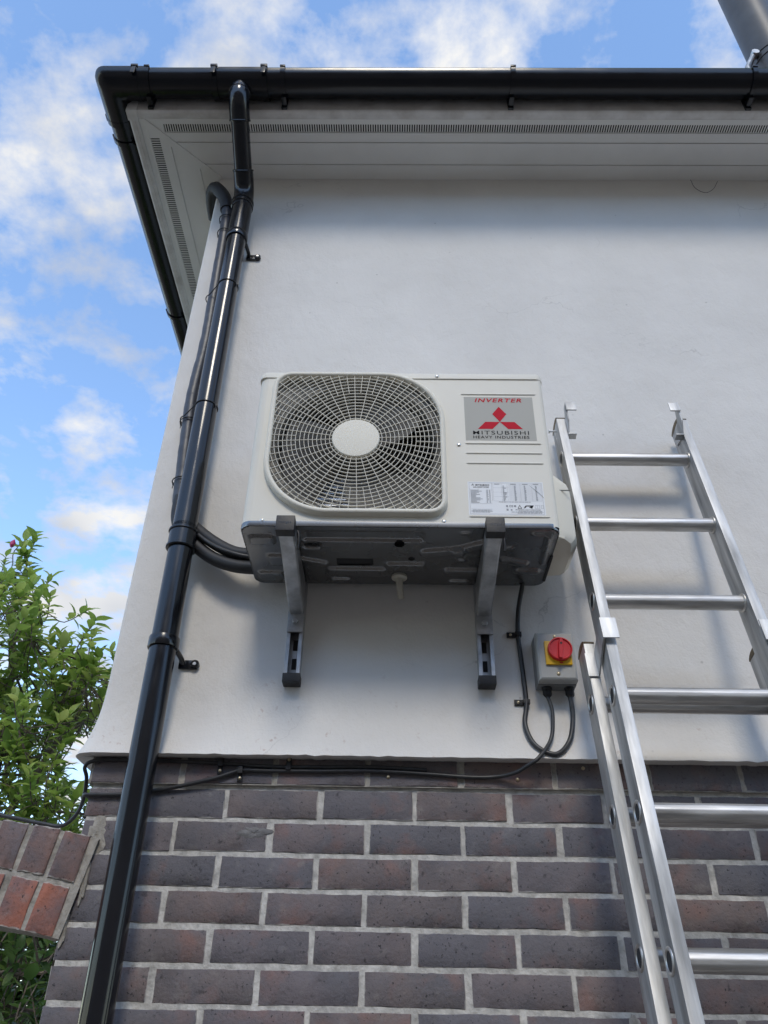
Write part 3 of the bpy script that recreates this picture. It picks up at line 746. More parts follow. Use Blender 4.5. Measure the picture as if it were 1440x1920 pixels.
# inside: shroud plate with bell mouth, fan, coil, dark liner
FR = .212; n = 96
A3 = [2*math.pi*k/n for k in range(n)]
rows = [[(FX+rim(a, .010)*math.cos(a), y, FZ+rim(a, .010)*math.sin(a)) for a in A3] for y in (UY0+.003, UY0+.012)]
rows += [[(FX+r*math.cos(a), y, FZ+r*math.sin(a)) for a in A3] for r, y in ((FR+.004, UY0+.014), (FR, UY0+.018), (FR-.003, UY0+.03), (FR-.003, UY0+.10))]
MB().grid(rows, True).obj('shroud', M_SHROUD, ac, 40)
liner = MB(); liner.grid([[(x, y, z) for x, z in ((UX0+.006, UZ0+.004), (.15, UZ0+.004), (.15, UZ1-.004), (UX0+.006, UZ1-.004))] for y in (UY0+.09, UY1-.004)], True)
liner.obj('inner_liner', M_DARKIN, ac, 0)
coil = MB()
coil.box(UX0+.01, .148, UY1-.03, UY1-.005, UZ0+.006, UZ1-.006)
z = UZ0+.02
while z < UZ1-.02: coil.tube([(UX0+.012, UY1-.033, z), (.146, UY1-.033, z)], .0045, 8); z += .021
coil.obj('coil', M_COIL, ac, 30)
fan = MB().tube([(FX, UY0+.03, FZ), (FX, UY0+.031, FZ), (FX, UY0+.10, FZ)], [.05, .055, .055], 32).obj('fan', M_FAN, ac, 40)
def blade(k):
    mb = MB(); rows = []
    for i in range(9):
        r_ = .05+(.203-.05)*i/8; row = []
        for j in range(9):
            u = j/8; a = R(100*k*1.2)+R(10)+(u*R(86))+.35*(i/8)**1.5; row.append((FX+r_*math.cos(a), UY0+.035+.062*u-.01*math.sin(math.pi*u), FZ+r_*math.sin(a)))
        rows.append(row)
    mb.grid(rows); mb.grid([[(p[0], p[1]+.003, p[2]) for p in r] for r in rows])
    return mb.obj('blade', M_FAN, fan, 60)
for k in range(3): blade(k)
# base pan with pressings
def sd_rr(x, y, x0, x1, y0, y1, r_):
    cx, cy = (x0+x1)/2, (y0+y1)/2; qx, qy = abs(x-cx)-(x1-x0)/2+r_, abs(y-cy)-(y1-y0)/2+r_
    return math.hypot(max(qx, 0), max(qy, 0))+min(max(qx, qy), 0)-r_
def sd_seg(x, y, a, b, r_):
    pa = (x-a[0], y-a[1]); ba = (b[0]-a[0], b[1]-a[1]); h_ = max(0, min(1, (pa[0]*ba[0]+pa[1]*ba[1])/(ba[0]**2+ba[1]**2)))
    return math.hypot(pa[0]-ba[0]*h_, pa[1]-ba[1]*h_)-r_
EMB = [('r', -.368, -.305, -.287, -.245, .012, .007), ('r', -.332, -.29, -.195, -.142, .01, .007), ('r', -.369, -.30, -.107, -.064, .012, .007),
       ('r', -.232, .068, -.304, -.262, .008, -.006), ('r', -.235, -.195, -.252, -.225, .008, -.006),
       ('r', -.182, -.024, -.130, -.090, .010, .007), ('r', -.026, .077, -.158, -.123, .008, .007), ('s', (-.19, -.15), (-.25, -.17), .012, .006),
       ('s', (.08, -.208), (.16, -.222), .017, .007), ('s', (.16, -.222), (.24, -.262), .017, .007), ('r', .127, .225, -.130, -.098, .009, .007), ('s', (.150, -.061), (.193, -.061), .008, .006),
       ('s', (-.17, -.066), (-.13, -.066), .008, .006), ('s', (.28, -.178), (.335, -.160), .012, .007), ('s', (.328, -.121), (.372, -.121), .011, .007), ('s', (.345, -.302), (.378, -.302), .007, .006), ('s', (.378, -.302), (.383, -.165), .007, .006),
       ('s', (.168, -.303), (.176, -.303), .007, .003), ('s', (.168, -.171), (.176, -.171), .007, .003), ('s', (.283, -.236), (.291, -.236), .007, .003)]
def ph(x, y):
    h_ = 0
    for e in EMB:
        d_ = sd_rr(x, y, *e[1:6]) if e[0] == 'r' else sd_seg(x, y, e[1], e[2], e[3])
        amp = e[6] if e[0] == 'r' else e[4]
        t = max(0, min(1, .5-d_/.009)); h_ += amp*t*t*(3-2*t)
    return h_
def hole(x, y):
    return sd_rr(x, y, -.155, -.060, -.176, -.142, .003) < 0 or math.hypot((x-.009), (y+.249)) < .014 or math.hypot((x-.041), (y+.178)) < .009
bm = bmesh.new(); nx, ny = 196, 72; gv = {}
for j in range(ny+1):
    for i in range(nx+1):
        x = UX0+.001+(UX1-UX0-.002)*i/nx; y = UY0+.001+(UY1-UY0-.002)*j/ny
        if sd_rr(x, y, UX0, UX1, UY0, UY1, .03) > .0015: continue
        gv[i, j] = bm.verts.new((x, y, UZ0-ph(x, y)))
for j in range(ny):
    for i in range(nx):
        q = [gv.get(c) for c in ((i, j), (i+1, j), (i+1, j+1), (i, j+1))]
        if None in q: continue
        cx = sum(v.co.x for v in q)/4; cy = sum(v.co.y for v in q)/4
        if hole(cx, cy): continue
        bm.faces.new(q)
me = bpy.data.meshes.new('base_pan'); bm.to_mesh(me); bm.free(); me.materials.append(M_PAN)
me.polygons.foreach_set('use_smooth', [True]*len(me.polygons)); pan = link('base_pan', me, ac)
rows = []
for ins, z in ((.0, UZ0+.0005), (-.0015, UZ0), (-.0022, UZ0+.003), (-.0022, UZ0+.014), (.001, UZ0+.014)):
    x0, x1, y0, y1 = UX0+ins, UX1-ins, UY0+ins, UY1-ins; r2_ = .028; row = []
    for cx, cy, a0 in ((x0+r2_, y0+r2_, 180), (x1-r2_, y0+r2_, 270), (x1-r2_, y1-r2_, 0), (x0+r2_, y1-r2_, 90)):
        for k in range(7): a = R(a0+90*k/6); row.append((cx+r2_*math.cos(a), cy+r2_*math.sin(a), z))
    rows.append(row)
MB().grid(rows, True).obj('pan_flange', M_PAN, pan, 40)
MB().box(UX0+.01, UX1-.01, UY0+.01, UY1-.01, UZ0+.012, UZ0+.014).obj('pan_inside', M_DARKIN, pan, 0)
dr = MB().tube([(.010, -.084, UZ0), (.010, -.084, UZ0-.006), (.010, -.084, UZ0-.009)], [.021, .021, .012], 24)
dr.tube([(.010, -.084, UZ0-.006), (.0105, -.082, UZ0-.022), (.012, -.074, UZ0-.035), (.014, -.064, UZ0-.046), (.0145, -.062, UZ0-.0485), (.0150, -.061, UZ0-.050), (.0155, -.058, UZ0-.053)], [.010, .0095, .009, .0085, .0098, .0082, .0090], 16)
dr.obj('drain_elbow', M_DRAIN, pan, 50)
# service valve cover on the right side
cv = MB(); rows = []
sec = [(-.255, 1.082, 1.262, .0), (-.245, 1.078, 1.300, .035), (-.225, 1.076, 1.312, .062), (-.19, 1.072, 1.318, .072), (-.08, 1.072, 1.318, .072), (-.060, 1.076, 1.310, .06), (-.055, 1.08, 1.30, 0)]
for y, z0, z1, dx in sec:
    rows.append([(UX1-.001, y, z0), (UX1+dx*.75, y, z0+.004), (UX1+dx*.95, y, z0+.018), (UX1+dx, y, z0+.03), (UX1+dx, y, z1-.075), (UX1+dx*.96, y, z1-.062), (UX1+dx*.88, y, z1-.045), (UX1+dx*.3, y, z1-.01), (UX1-.001, y, z1)])
cv.grid(rows); cv = cv.obj('valve_cover', M_GRILLE, ac, 28)
MB().box(UX1+.006, UX1+.060, -.246, -.243, 1.232, 1.2345, .0006).obj('cover_seam', M_SHROUD, cv, 0)
MB().box(UX1-.004, UX1+.0035, -.20, -.07, UZ0-.004, UZ0+.03, .002).obj('side_bracket', M_DARKIN, ac, 0)
# badge
YB = UY0-.0004
def plate(name, x0, x1, z0, z1, y, m, par): return MB().box(x0, x1, y, y+.0006, z0, z1).obj(name, m, par, 0)
bdg = plate('badge_panel', .182, .369, 1.334, 1.4865, YB, M_BADGE, fp_)
yb = YB-.0004
def dia(cx, cz, s_, pts, name='emblem_diamond'):
    me = bpy.data.meshes.new(name); me.from_pydata([(cx+p[0]*s_, yb, cz+p[1]*s_) for p in pts], [], [(0, 1, 2, 3)]); me.materials.append(M_RED); return link(name, me, bdg)
ctr = (.2755, 1.3975); sA = .0220; h3 = math.sqrt(3)/2
dia(*ctr, sA, [(0, 0), (.86, 1.25), (0, 2.45), (-.86, 1.25)])
dia(*ctr, sA, [(0, 0), (-.95, -1.12), (-2.72, -1.12), (-1.77, 0)])
dia(*ctr, sA, [(0, 0), (1.77, 0), (2.72, -1.12), (.95, -1.12)])
text_obj('INVERTER', 'lettering', M_RED, bdg, .211, .339, 1.4675, 1.4815, yb, .22, .022)
text_obj('MITSUBISHI', 'lettering', M_BLACKP, bdg, .202, .350, 1.3535, 1.3665, yb, 0, .002)
text_obj('HEAVY INDUSTRIES', 'lettering', M_BLACKP, bdg, .202, .350, 1.3400, 1.3495, yb, 0, .012)
# rating label
lb = plate('rating_label', .180, .3705, 1.0965, 1.1985, YB, M_WHITE, fp_)
def quad_set(rects, name, m, par, y):
    mb = MB()
    for x0, x1, z0, z1 in rects: mb.add([(x0, y, z0), (x1, y, z0), (x1, y, z1), (x0, y, z1)], [(0, 1, 2, 3)])
    return mb.obj(name, m, par, 0)
rd = random.Random(11); rc_ = []
x0, x1, z0, z1 = .1835, .367, 1.0995, 1.1955; t = .0005
rc_ += [(x0, x1, z0, z0+t), (x0, x1, z1-t, z1), (x0, x0+t, z0, z1), (x1-t, x1, z0, z1), (.2405, .2405+t, 1.139, z1)]
for k in range(16): z = 1.139+k*.0034; rc_.append((.244 if k % 4 == 0 else .283, .364, z, z+.0003))
for x in (.2435, .265, .2795, .312, .341, .3645): rc_.append((x, x+.0003, 1.139, 1.193))
for x in (.1855, .2075, .2385): rc_.append((x, x+.0003, 1.171, 1.177))
for z in (1.131, 1.114): rc_.append((.186, .2395, z, z+.0004))
quad_set(rc_, 'printed_table', M_GREYP, lb, yb)
rc_ = []
for k in range(12):
    z = 1.1715-k*.0034; rc_.append((.1865, .1865+rd.uniform(.012, .030), z, z+.0014)); rc_.append((.226, .226+rd.uniform(.003, .006), z, z+.0014)); rc_.append((.233, .2365, z, z+.0014))
for k in range(14):
    z = 1.1405+k*.0034
    for x in (.268, .297, .322, .350): rc_.append((x, x+rd.uniform(.003, .010 if x < .28 else .005), z, z+.0016))
for x in (.247, .288, .318, .345): rc_.append((x, x+.014, 1.1905, 1.1922))
for z, a, b_ in ((1.1105, .19, .236), (1.1075, .186, .239), (1.1045, .19, .232), (1.1025, .30, .362), (1.1055, .285, .364), (1.1085, .303, .362), (1.1355, .256, .335)):
    x = a
    while x < b_: q = rd.uniform(.003, .010); rc_.append((x, min(b_, x+q), z, z+.0013)); x += q+.0012
quad_set(rc_, 'fine_print', M_GREYP, lb, yb)
text_obj('MITSUBISHI', 'lettering', M_BLACKP, lb, .200, .2345, 1.1855, 1.1905, yb, 0, .03)
text_obj('AIR-CONDITIONER', 'lettering', M_BLACKP, lb, .194, .2335, 1.1795, 1.1835, yb, 0, .02)
text_obj('CE', 'lettering', M_BLACKP, lb, .281, .290, 1.121, 1.1265, yb, 0, .01)
rc_ = [(.273, .278, 1.1215, 1.1265), (.273, .279, 1.1175, 1.1180), (.2925, .298, 1.1215, 1.1265), (.2735, .2785, 1.1105, 1.1145), (.284, .288, 1.1105, 1.1145)]
quad_set(rc_, 'pictogram', M_GREYP, lb, yb)
me = bpy.data.meshes.new('warning_triangle'); e = [(.307, 1.128), (.3015, 1.1165), (.3125, 1.1165)]; e2_ = [(.307, 1.1255), (.3035, 1.1178), (.3105, 1.1178)]
me.from_pydata([(p[0], yb, p[1]) for p in e+e2_], [], [(0, 1, 4, 3), (1, 2, 5, 4), (2, 0, 3, 5)]); me.materials.append(M_BLACKP); link('warning_triangle', me, lb)
me = bpy.data.meshes.new('pictogram'); P_ = [(.316, 1.117), (.322, 1.126), (.342, 1.1265), (.337, 1.1165), (.330, 1.1205), (.334, 1.1235), (.324, 1.1235), (.321, 1.119)]
me.from_pydata([(p[0], yb, p[1]) for p in P_], [], [(0, 1, 6, 7), (1, 2, 5, 6), (2, 3, 4, 5)]); me.materials.append(M_BLACKP); link('pictogram', me, lb)
quad_set([(x, x+.0005, 1.117, 1.127) for x in (.345, .350, .356, .360, .365)]+[(.345, .356, z, z+.0005) for z in (1.117, 1.1265)]+[(.360, .3655, z, z+.0005) for z in (1.117, 1.1265)], 'pictogram', M_GREYP, lb, yb)
text_obj('MITSUBISHI HEAVY INDUSTRIES', 'lettering', M_BLACKP, lb, .296, .358, 1.1118, 1.1140, yb, 0, .03)
# three little diamonds on the label
def dl(pts):
    me = bpy.data.meshes.new('emblem_diamond'); me.from_pydata([(.193+p[0]*.0015, yb, 1.1885+p[1]*.0015) for p in pts], [], [(0, 1, 2, 3)]); me.materials.append(M_BLACKP); link('emblem_diamond', me, lb)
dl([(0, 0), (.86, 1.25), (0, 2.45), (-.86, 1.25)]); dl([(0, 0), (-.95, -1.12), (-2.72, -1.12), (-1.77, 0)]); dl([(0, 0), (1.77, 0), (2.72, -1.12), (.95, -1.12)])
MB().tube(spline([(.333, yb+.0010, 1.193), (.345, yb-.0002, 1.179), (.358, yb-.0008, 1.165), (.370, yb+.0005, 1.150)], 5), [.0003]+[.0006]*14+[.0007], 8).obj('label_crease', M_WHITE, lb)

# ================================================================== wall brackets
def wall_bracket(xc, label):
    b = thing('wall_bracket', label, 'wall bracket', (xc, 0, .9), 'steel brackets under the air conditioner')
    y0 = RY
    # vertical strut channel: back, two sides, inturned lips
    rl_ = MB(); W, Dp, T_ = .0205, .036, .0025
    prof = [(-W, 0), (W, 0), (W, -Dp), (W-.009, -Dp), (W-.009, -Dp+.007), (W-.009+.002, -Dp+.007), (W-.009+.002, -Dp+T_), (W-T_, -Dp+T_), (W-T_, -T_), (-W+T_, -T_), (-W+T_, -Dp+T_), (-W+.007, -Dp+T_), (-W+.007, -Dp+.007), (-W+.009, -Dp+.007), (-W+.009, -Dp), (-W, -Dp)]
    rl_.grid([[(xc+p[0], y0+p[1], z) for p in prof] for z in (.782, 1.40)], True)
    rl_ = rl_.obj('rail', M_GALV, b, 0)
    for z in (.815, .868): MB().box(xc-.006, xc+.006, y0-.004, y0-.0027, z, z+.03, .0005).obj('rail_slot', M_DARKIN, rl_, 0)
    MB().box(xc-.0225, xc+.0225, y0-Dp-.003, y0, .768, .792, .0025).obj('rail_end_cap', M_RUBBER, b, 40)
    # tapered arm with folded sides and sloping underside
    yf, yw = -.372, y0-Dp-.001; zt = 1.0475; w_ = .0195
    arm = MB(); zb0, zb1 = 1.018, .955
    def sec(y, zb): return [(xc-w_, y, zt), (xc-w_, y, zb+.004), (xc-w_+.004, y, zb), (xc+w_-.004, y, zb), (xc+w_, y, zb+.004), (xc+w_, y, zt), (xc+w_-.003, y, zt), (xc+w_-.003, y, zb+.006), (xc-w_+.003, y, zb+.006), (xc-w_+.003, y, zt)]
    arm.grid([sec(yf, zb0), sec(-.30, zb0-.002), sec(yw, zb1)], True)
    arm.f.append(tuple(range(10))); 
    arm.obj('arm', M_GALV, b, 25)
    MB().box(xc-.0215, xc+.0215, yw-.005, yw, .905, .968, .002).obj('foot_plate', M_GALV, b, 30)
    MB().box(xc-.006, xc+.006, yw-.0056, yw-.003, .956, .962, .0015).obj('foot_slot', M_DARKIN, b, 0)
    bt = MB().tube([(xc, yw-.004, .934), (xc, yw-.0065, .934)], .0125, 24); bt.tube([(xc, yw-.006, .934), (xc, yw-.014, .934), (xc, yw-.015, .934)], [.0085, .0085, .007], 6)
    bt.obj('bolt', M_GALV, b, 30)
    cap = MB().box(xc-.0225, xc+.0225, yf-.010, yf+.020, 1.012, 1.0545, .003).obj('end_cap', M_RUBBER, b, 40)
    text_obj('rodigas', 'lettering', M_PIPE, cap, xc-.014, xc+.014, 1.029, 1.038, yf-.0105, 0, 0)
    for y in (-.30, -.10): MB().box(xc-.018, xc+.018, y-.02, y+.02, zt-.002, UZ0+.004, .002).obj('rubber_pad', M_RUBBER, b, 40)
    MB().tube(arc((xc+.022, -.318, 1.052), (xc+.030, -.322, 1.04), (xc+.026, -.315, 1.0), 6), .003, 8).obj('earth_strap', M_RUBBER, b)
    return b
wall_bracket(-.264, 'galvanised steel wall bracket under the fan side of the air conditioner')
wall_bracket(.236, 'galvanised steel wall bracket under the badge side of the air conditioner')

# ================================================================== isolator switch
sw = thing('isolator_switch', 'grey isolator switch box with red rotary knob on yellow plate', 'switch', (.41, RY, .83))
sx0, sx1, sz0, sz1 = .362, .459, .770, .899
MB().box(sx0-.001, sx1+.001, RY-.040, RY, sz0-.003, sz1+.001, .005).obj('back_box', M_SWDARK, sw, 40)
cvb = MB(); rows = []
for ins, y in ((.0, RY-.0395), (.0, RY-.062), (.002, RY-.066), (.006, RY-.0685)):
    rows.append([(x, y, z) for x, z in ((sx0+ins, sz0+ins), (sx1-ins, sz0+ins), (sx1-ins, sz1-ins), (sx0+ins, sz1-ins))])
cvb.grid(rows, True); n = len(cvb.v); cvb.f.append((n-4, n-3, n-2, n-1)); cvb = cvb.obj('cover', M_SWGREY, sw, 25)
SY = RY-.0685
for z in (.887, .786): screw((.4105, SY, z), cvb, .0048, M_BRASS)
MB().box(.3815, .4475, SY-.006, SY+.001, .8085, .8725, .0015).obj('yellow_plate', M_YEL, sw, 40)
kb = MB(); kx, kz = .4185, .8475
kb.grid([[(kx+q*math.cos(2*math.pi*i/48), yy, kz+q*math.sin(2*math.pi*i/48)) for i in range(48)] for yy, q in ((SY-.005, .031), (SY-.016, .031), (SY-.0185, .030), (SY-.0186, .0275), (SY-.015, .026), (SY-.0145, .0005))], True)
kb = kb.obj('red_knob', M_KNOB, sw, 40)
hd = MB(); 
rows = [[(kx+dx*s_, y, kz+z) for dx, z in ((-.004, .021), (0, .024), (.004, .021), (.0062, .008), (.0052, -.02), (.0045, -.029), (-.0045, -.029), (-.0052, -.02), (-.0062, .008))] for s_, y in ((1, SY-.014), (1, SY-.025), (.8, SY-.027))]
hd.grid(rows, True); n = len(hd.v); hd.f.append(tuple(range(n-9, n)))
rot = Matrix.Rotation(R(6), 4, 'Y'); hd.v = [tuple(rot @ (Vector(v)-Vector((kx, 0, kz))) + Vector((kx, 0, kz))) for v in hd.v]
hd = hd.obj('handle', M_KNOB, kb, 30)
MB().cyl((kx+.001, SY-.0272, kz+.010), (0, 1, 0), .003, .001, 12).obj('handle_mark', M_DARKIN, kb)
MB().box(kx-.004, kx+.005, SY-.0065, SY-.0058, .8115, .8145).obj('position_mark', M_KNOB, sw, 0)
for x in (.3865, .4435):
    gl = MB().tube([(x, RY-.022, sz0-.002), (x, RY-.022, sz0-.008), (x, RY-.022, sz0-.0081), (x, RY-.022, sz0-.022), (x, RY-.022, sz0-.028)], [.013, .013, .0115, .0115, .007], 6)
    gl.cyl((x, RY-.022, sz0-.006), (0, 0, 1), .0125, .008, 20, .001)
    gl.obj('cable_gland', M_RUBBER, sw, 30)

# ================================================================== cables
def clear_lip(p):
    # keep a cable in front of the curved-out foot of the render
    x, y, z = p
    if z < ZB-.012 or z > .78 or x < .2: return p
    yn = min(y, RY-flare(max(z, ZB))-.0095); k_ = (1.9586+yn)/(1.9586+y); return (x*k_, yn, z*k_)
def cable(name, label, pts, r=.0062):
    pts = [clear_lip(p) for p in pts]
    t = thing(name, label, 'cable', pts[0]); MB().tube(spline(pts, 9), r, 12).obj('sheath', M_CABLE, t, 60); return t
def cclip(par, x, y, z, side, vert=True, m=M_RUBBER):
    c = MB()
    if vert:
        c.box(x-.0085, x+.0085, y-.009, y+.0055, z-.006, z+.006, .0015); c.box(x-.030 if side < 0 else x+.006, x-.006 if side < 0 else x+.030, y+.0005, y+.0065, z-.0075, z+.0075, .0015)
        s_ = (x+side*.020, y+.0005, z)
    else:
        c.box(x-.006, x+.006, y-.009, y+.0055, z-.0085, z+.0085, .0015); c.box(x-.0065, x+.0065, y+.0005, y+.0065, z-.026 if side < 0 else z+.006, z-.006 if side < 0 else z+.026, .0015)
        s_ = (x, y+.0005, z+side*.018)
    o = c.obj('clip', m, par, 40); screw(s_, o, .0042, M_BRASS)
cy_ = RY-.0075
c1 = cable('power_cable', 'black cable dropping from the air conditioner and looping up into the switch', [(.350, -.06, 1.085), (.345, -.045, 1.05), (.333, cy_-.006, .99), (.3275, cy_, .92), (.331, cy_, .83), (.334, cy_, .733), (.326, cy_-.002, .675), (.345, cy_-.008, .622), (.392, cy_-.014, .598), (.428, cy_-.016, .63), (.444, cy_-.014, .69), (.4435, RY-.022, .745), (.4435, RY-.022, .76)])
cclip(c1, .3275, cy_, .92, -1); cclip(c1, .334, cy_, .733, -1)
cb_ = BY-.017
c2 = cable('supply_cable', 'black cable from the switch sagging along the brick course to the wall corner', [(.3865, RY-.022, .76), (.3865, RY-.022, .745), (.394, RY-.024, .70), (.383, RY-.030, .634), (.347, -.060, .583), (.322, -.056, .566), (.290, -.036, .552), (.246, -.020, .546), (.182, cb_, .545), (.08, cb_, .551), (-.049, cb_, .556), (-.178, cb_, .554), (-.308, cb_, .553), (-.371, cb_, .553), (-.434, cb_, .533), (-.547, -.010, .509), (-.647, -.009, .495), (-.715, -.009, .493), (-.7405, -.004, .494), (-.7405, .02, .496), (-.7405, .12, .497)], .0049)
cclip(c2, -.371, cb_, .553, -1, False)
c3 = cable('garden_cable', 'black cable tucked under the render edge and hanging over the brick arch', [(.08, cb_, .561), (-.049, cb_, .566), (-.178, cb_, .564), (-.307, cb_, .564), (-.421, cb_, .570), (-.571, cb_, .574), (-.689, cb_, .575), (-.735, cb_, .570), (-.7535, -.010, .558), (-.755, .02, .540), (-.757, .035, .500), (-.768, .045, .462), (-.800, .05, .434), (-.850, .05, .438), (-.93, .055, .4525), (-1.1, .06, .478)], .0047)
cclip(c3, -.421, cb_, .570, -1, False); cclip(c3, -.255, cb_, .563, 1, False)
for x, z in ((-.013, .545), (.298, .543)): screw((x, BY-.0105, z), c2, .0045, M_BRASS)
screw((.459, BY-.0105, .572), c3, .0045, M_BRASS)

# ================================================================== ladder
LA, LT = .15, .2
lad = thing('ladder', 'aluminium two-section extension ladder leaning on the wall beside the unit', 'ladder', (.68, -LA-LT*2.8, -1.6))
lad.rotation_euler = (-math.atan(LT), 0, 0)
LM = PW(lad)
def lobj(mb, name, m, par=None, smooth=35):
    # build in ladder coordinates: x across, y away from the climber, z up the ladder
    me = mb.mesh(name, m, smooth); o = bpy.data.objects.new(name, me); C.objects.link(o)
    o.parent = par or lad
    return o
LX = .68
def loc(x): return x-LX
FL0, FL1, FR0, FR1 = loc(.4865), loc(.5115), loc(.8555), loc(.8805)
BLs = (loc(.459), loc(.484)); BRs = (loc(.883), loc(.908))
rz = [3.112-.2685*k for k in range(0, 11)]
HD = .034
def stile(x0, x1, y0, y1, z0, z1):
    mb = MB(); mb.box(x0, x1, y0, y1, z0, z1, .0025); return lobj(mb, 'stile', M_ALU, None, 30)
fz0, fz1 = .42, 3.262
stile(FL0, FL1, -HD, HD, fz0, fz1); stile(FR0, FR1, -HD, HD, fz0, fz1)
YO = .085; bz1 = 2.485
stile(*BLs, YO-HD, YO+HD, .01, bz1); stile(*BRs, YO-HD, YO+HD, .01, bz1)
flute = lambda q: 1+.012*math.cos(12*q)
def rung(x0, x1, y, z, tone=M_ALU2):
    mb = MB().tube([(x0, y, z), (x1, y, z)], .0188, 48, True, flute)
    o = lobj(mb, 'rung', tone, None, 25)
    for xe, s_ in ((x0+.0235, 1), (x1-.0235, -1)):
        fm = MB().tube([(xe, y, z), (xe+s_*.004, y, z), (xe+s_*.0055, y, z)], [.024, .0235, .019], 28); lobj(fm, 'ferrule', M_ALU2, o)
    # flared open end on the outer face of the left stile
    sw_ = MB(); ring = []
    for r_, dx in ((.0165, .001), (.0185, -.0025), (.0215, -.0030), (.0240, -.001), (.0240, .001)):
        ring.append([(x0+dx, y+r_*math.cos(a), z+r_*math.sin(a)) for a in [2*math.pi*k/28 for k in range(28)]])
    sw_.grid(ring, True); lobj(sw_, 'rung_end', M_ALU2, o, 60)
    hl = MB().tube([(x0-.0006, y, z), (x0-.0003, y, z)], .0165, 24); lobj(hl, 'rung_bore', M_DARKIN, o)
    return o
for z in rz: rung(FL0, FR1, 0, z)
bz = [2.303+.033-.2685*k for k in range(0, 9)]
for z in bz: rung(BLs[0], BRs[1], YO, z)
# end caps on top of the stiles
for x0, x1, y, z in ((FL0, FL1, 0, fz1), (FR0, FR1, 0, fz1), (*BLs, YO, bz1), (*BRs, YO, bz1)):
    mb = MB(); rows = []
    for k in range(9):
        a = R(180)*k/8; yy = y-(HD+.001)*math.cos(a); zz = z+.016*math.sin(a)
        rows.append([(x0-.0008, yy, zz), (x1+.0008, yy, zz)])
    mb.grid(rows); mb.prism([(y-(HD+.001)*math.cos(R(180)*k/8), z+.016*math.sin(R(180)*k/8)) for k in range(9)], 'x', x0-.0008, x1+.0008)
    lobj(mb, 'stile_cap', M_CAPBR, None, 40)
# hooks at the top of the upper section: side plate with turned front tab
def hook(xi, s_, z, y_off=0.):
    mb = MB(); t = .004; x0, x1 = sorted((xi, xi+s_*t))
    mb.prism([(y_off+.02, z-.035), (y_off-.034, z-.050), (y_off-.060, z-.010), (y_off-.066, z+.062), (y_off-.046, z+.062), (y_off-.030, z+.010), (y_off+.02, z+.004)], 'x', x0, x1)
    a, b_ = sorted((xi, xi+s_*.030))
    mb.box(a, b_, y_off-.070, y_off-.0655, z+.026, z+.064, .001)
    a, b_ = sorted((xi, xi+s_*.024))
    mb.box(a, b_, y_off-.040, y_off-.018, z-.052, z-.048, .001)
    o = lobj(mb, 'hook', M_ALU, None, 20)
    for dz in (-.004, -.026):
        c = MB().cyl((xi-s_*.0255, y_off+.004, z+dz), (1, 0, 0), .004, .003, 10, .001); lobj(c, 'rivet', M_SCREW, o)
hook(FL1+.0005, 1, fz1-.028); hook(FR0-.0005, -1, fz1-.028)
bl_ = MB().cyl((FL0-.010, -.004, fz1-.026), (1, 0, 0), .003, .022, 10).cyl((FL0-.021, -.004, fz1-.026), (1, 0, 0), .0062, .004, 12, .001)
lobj(bl_, 'pin', M_SCREW)
# guide brackets: fixed to the lower stiles, wrapping over the front of the upper stiles
def guide(xs0, xs1, s_):
    mb = MB(); z0, z1 = bz1-.085, bz1-.012
    xo = xs0-.0035 if s_ > 0 else xs1+.0035; xo2 = xs0-.0003 if s_ > 0 else xs1+.0003
    xin = (FL0-.006) if s_ > 0 else (FR1+.006)
    a, b_ = sorted((xin-.002, xin+.002))
    mb.prism([(YO-HD-.004, z0-.012), (YO-HD-.004, z1-.02), (-HD-.012, z1+.012), (-HD-.012, z0+.030)], 'x', a, b_)
    a, b_ = sorted((xin-s_*.002, xin+s_*.036)); mb.box(a, b_, -HD-.0155, -HD-.0115, z0+.030, z1+.014, .001)
    a, b_ = sorted((xin+s_*.002, xo)); mb.box(a, b_, YO-HD-.005, YO-HD-.0005, z0-.012, z1-.02, .001)
    lobj(mb, 'guide_bracket', M_ALU, None, 20)
guide(*BLs, 1); guide(*BRs, -1)
for x0, x1 in (BLs, BRs):
    lobj(MB().box(x0-.003, x1+.003, YO-HD-.004, YO+HD+.004, 0, .05, .004), 'foot', M_RUBBER)

# ================================================================== brick arch on the left
arch = thing('brick_arch', 'red-brown brick garden arch joined to the house corner', 'arch', (-1.25, .12, -1.6))
AR = 2.30; end = Vector((-.689, 0, .396)); rad_dir = Vector((.204, 0, .979)).normalized()
ac_ = end-rad_dir*AR
a_end = math.atan2(rad_dir.x, rad_dir.z)
AY = -.016
ab = [brick_mesh(.063, .1005, .2, 200+k, 'brick', M_BRICKR, .0022) for k in range(5)]
core = MB(); rows = []
a0, a1 = -a_end-.02, a_end+.003
na = 40
for r_, y in ((AR-.213, AY+.006), (AR-.002, AY+.006), (AR-.002, AY+.205), (AR-.213, AY+.205)):
    rows.append([(ac_.x+r_*math.sin(a), y, ac_.z+r_*math.cos(a)) for a in [a0+(a1-a0)*k/na for k in range(na+1)]])
core.grid(rows+[rows[0]]); core.obj('arch_mortar', M_MORTAR2, arch, 0)
ra = random.Random(4)
for ring, rm in enumerate((AR-.0505, AR-.1625)):
    stp = .0765/rm; a = a_end-stp*.5-.002
    while a > a0+stp*.5:
        o = link('brick', ab[ra.randrange(5)], arch); ang = a+ra.uniform(-.0006, .0006)
        o.location = (ac_.x+rm*math.sin(ang), AY+ra.uniform(-.003, .003), ac_.z+rm*math.cos(ang))
        o.rotation_euler = (ra.uniform(-.01, .01), ang+ra.uniform(-.012, .012), ra.uniform(-.015, .015)); o.matrix_parent_inverse = PW(arch).inverted()
        a -= stp
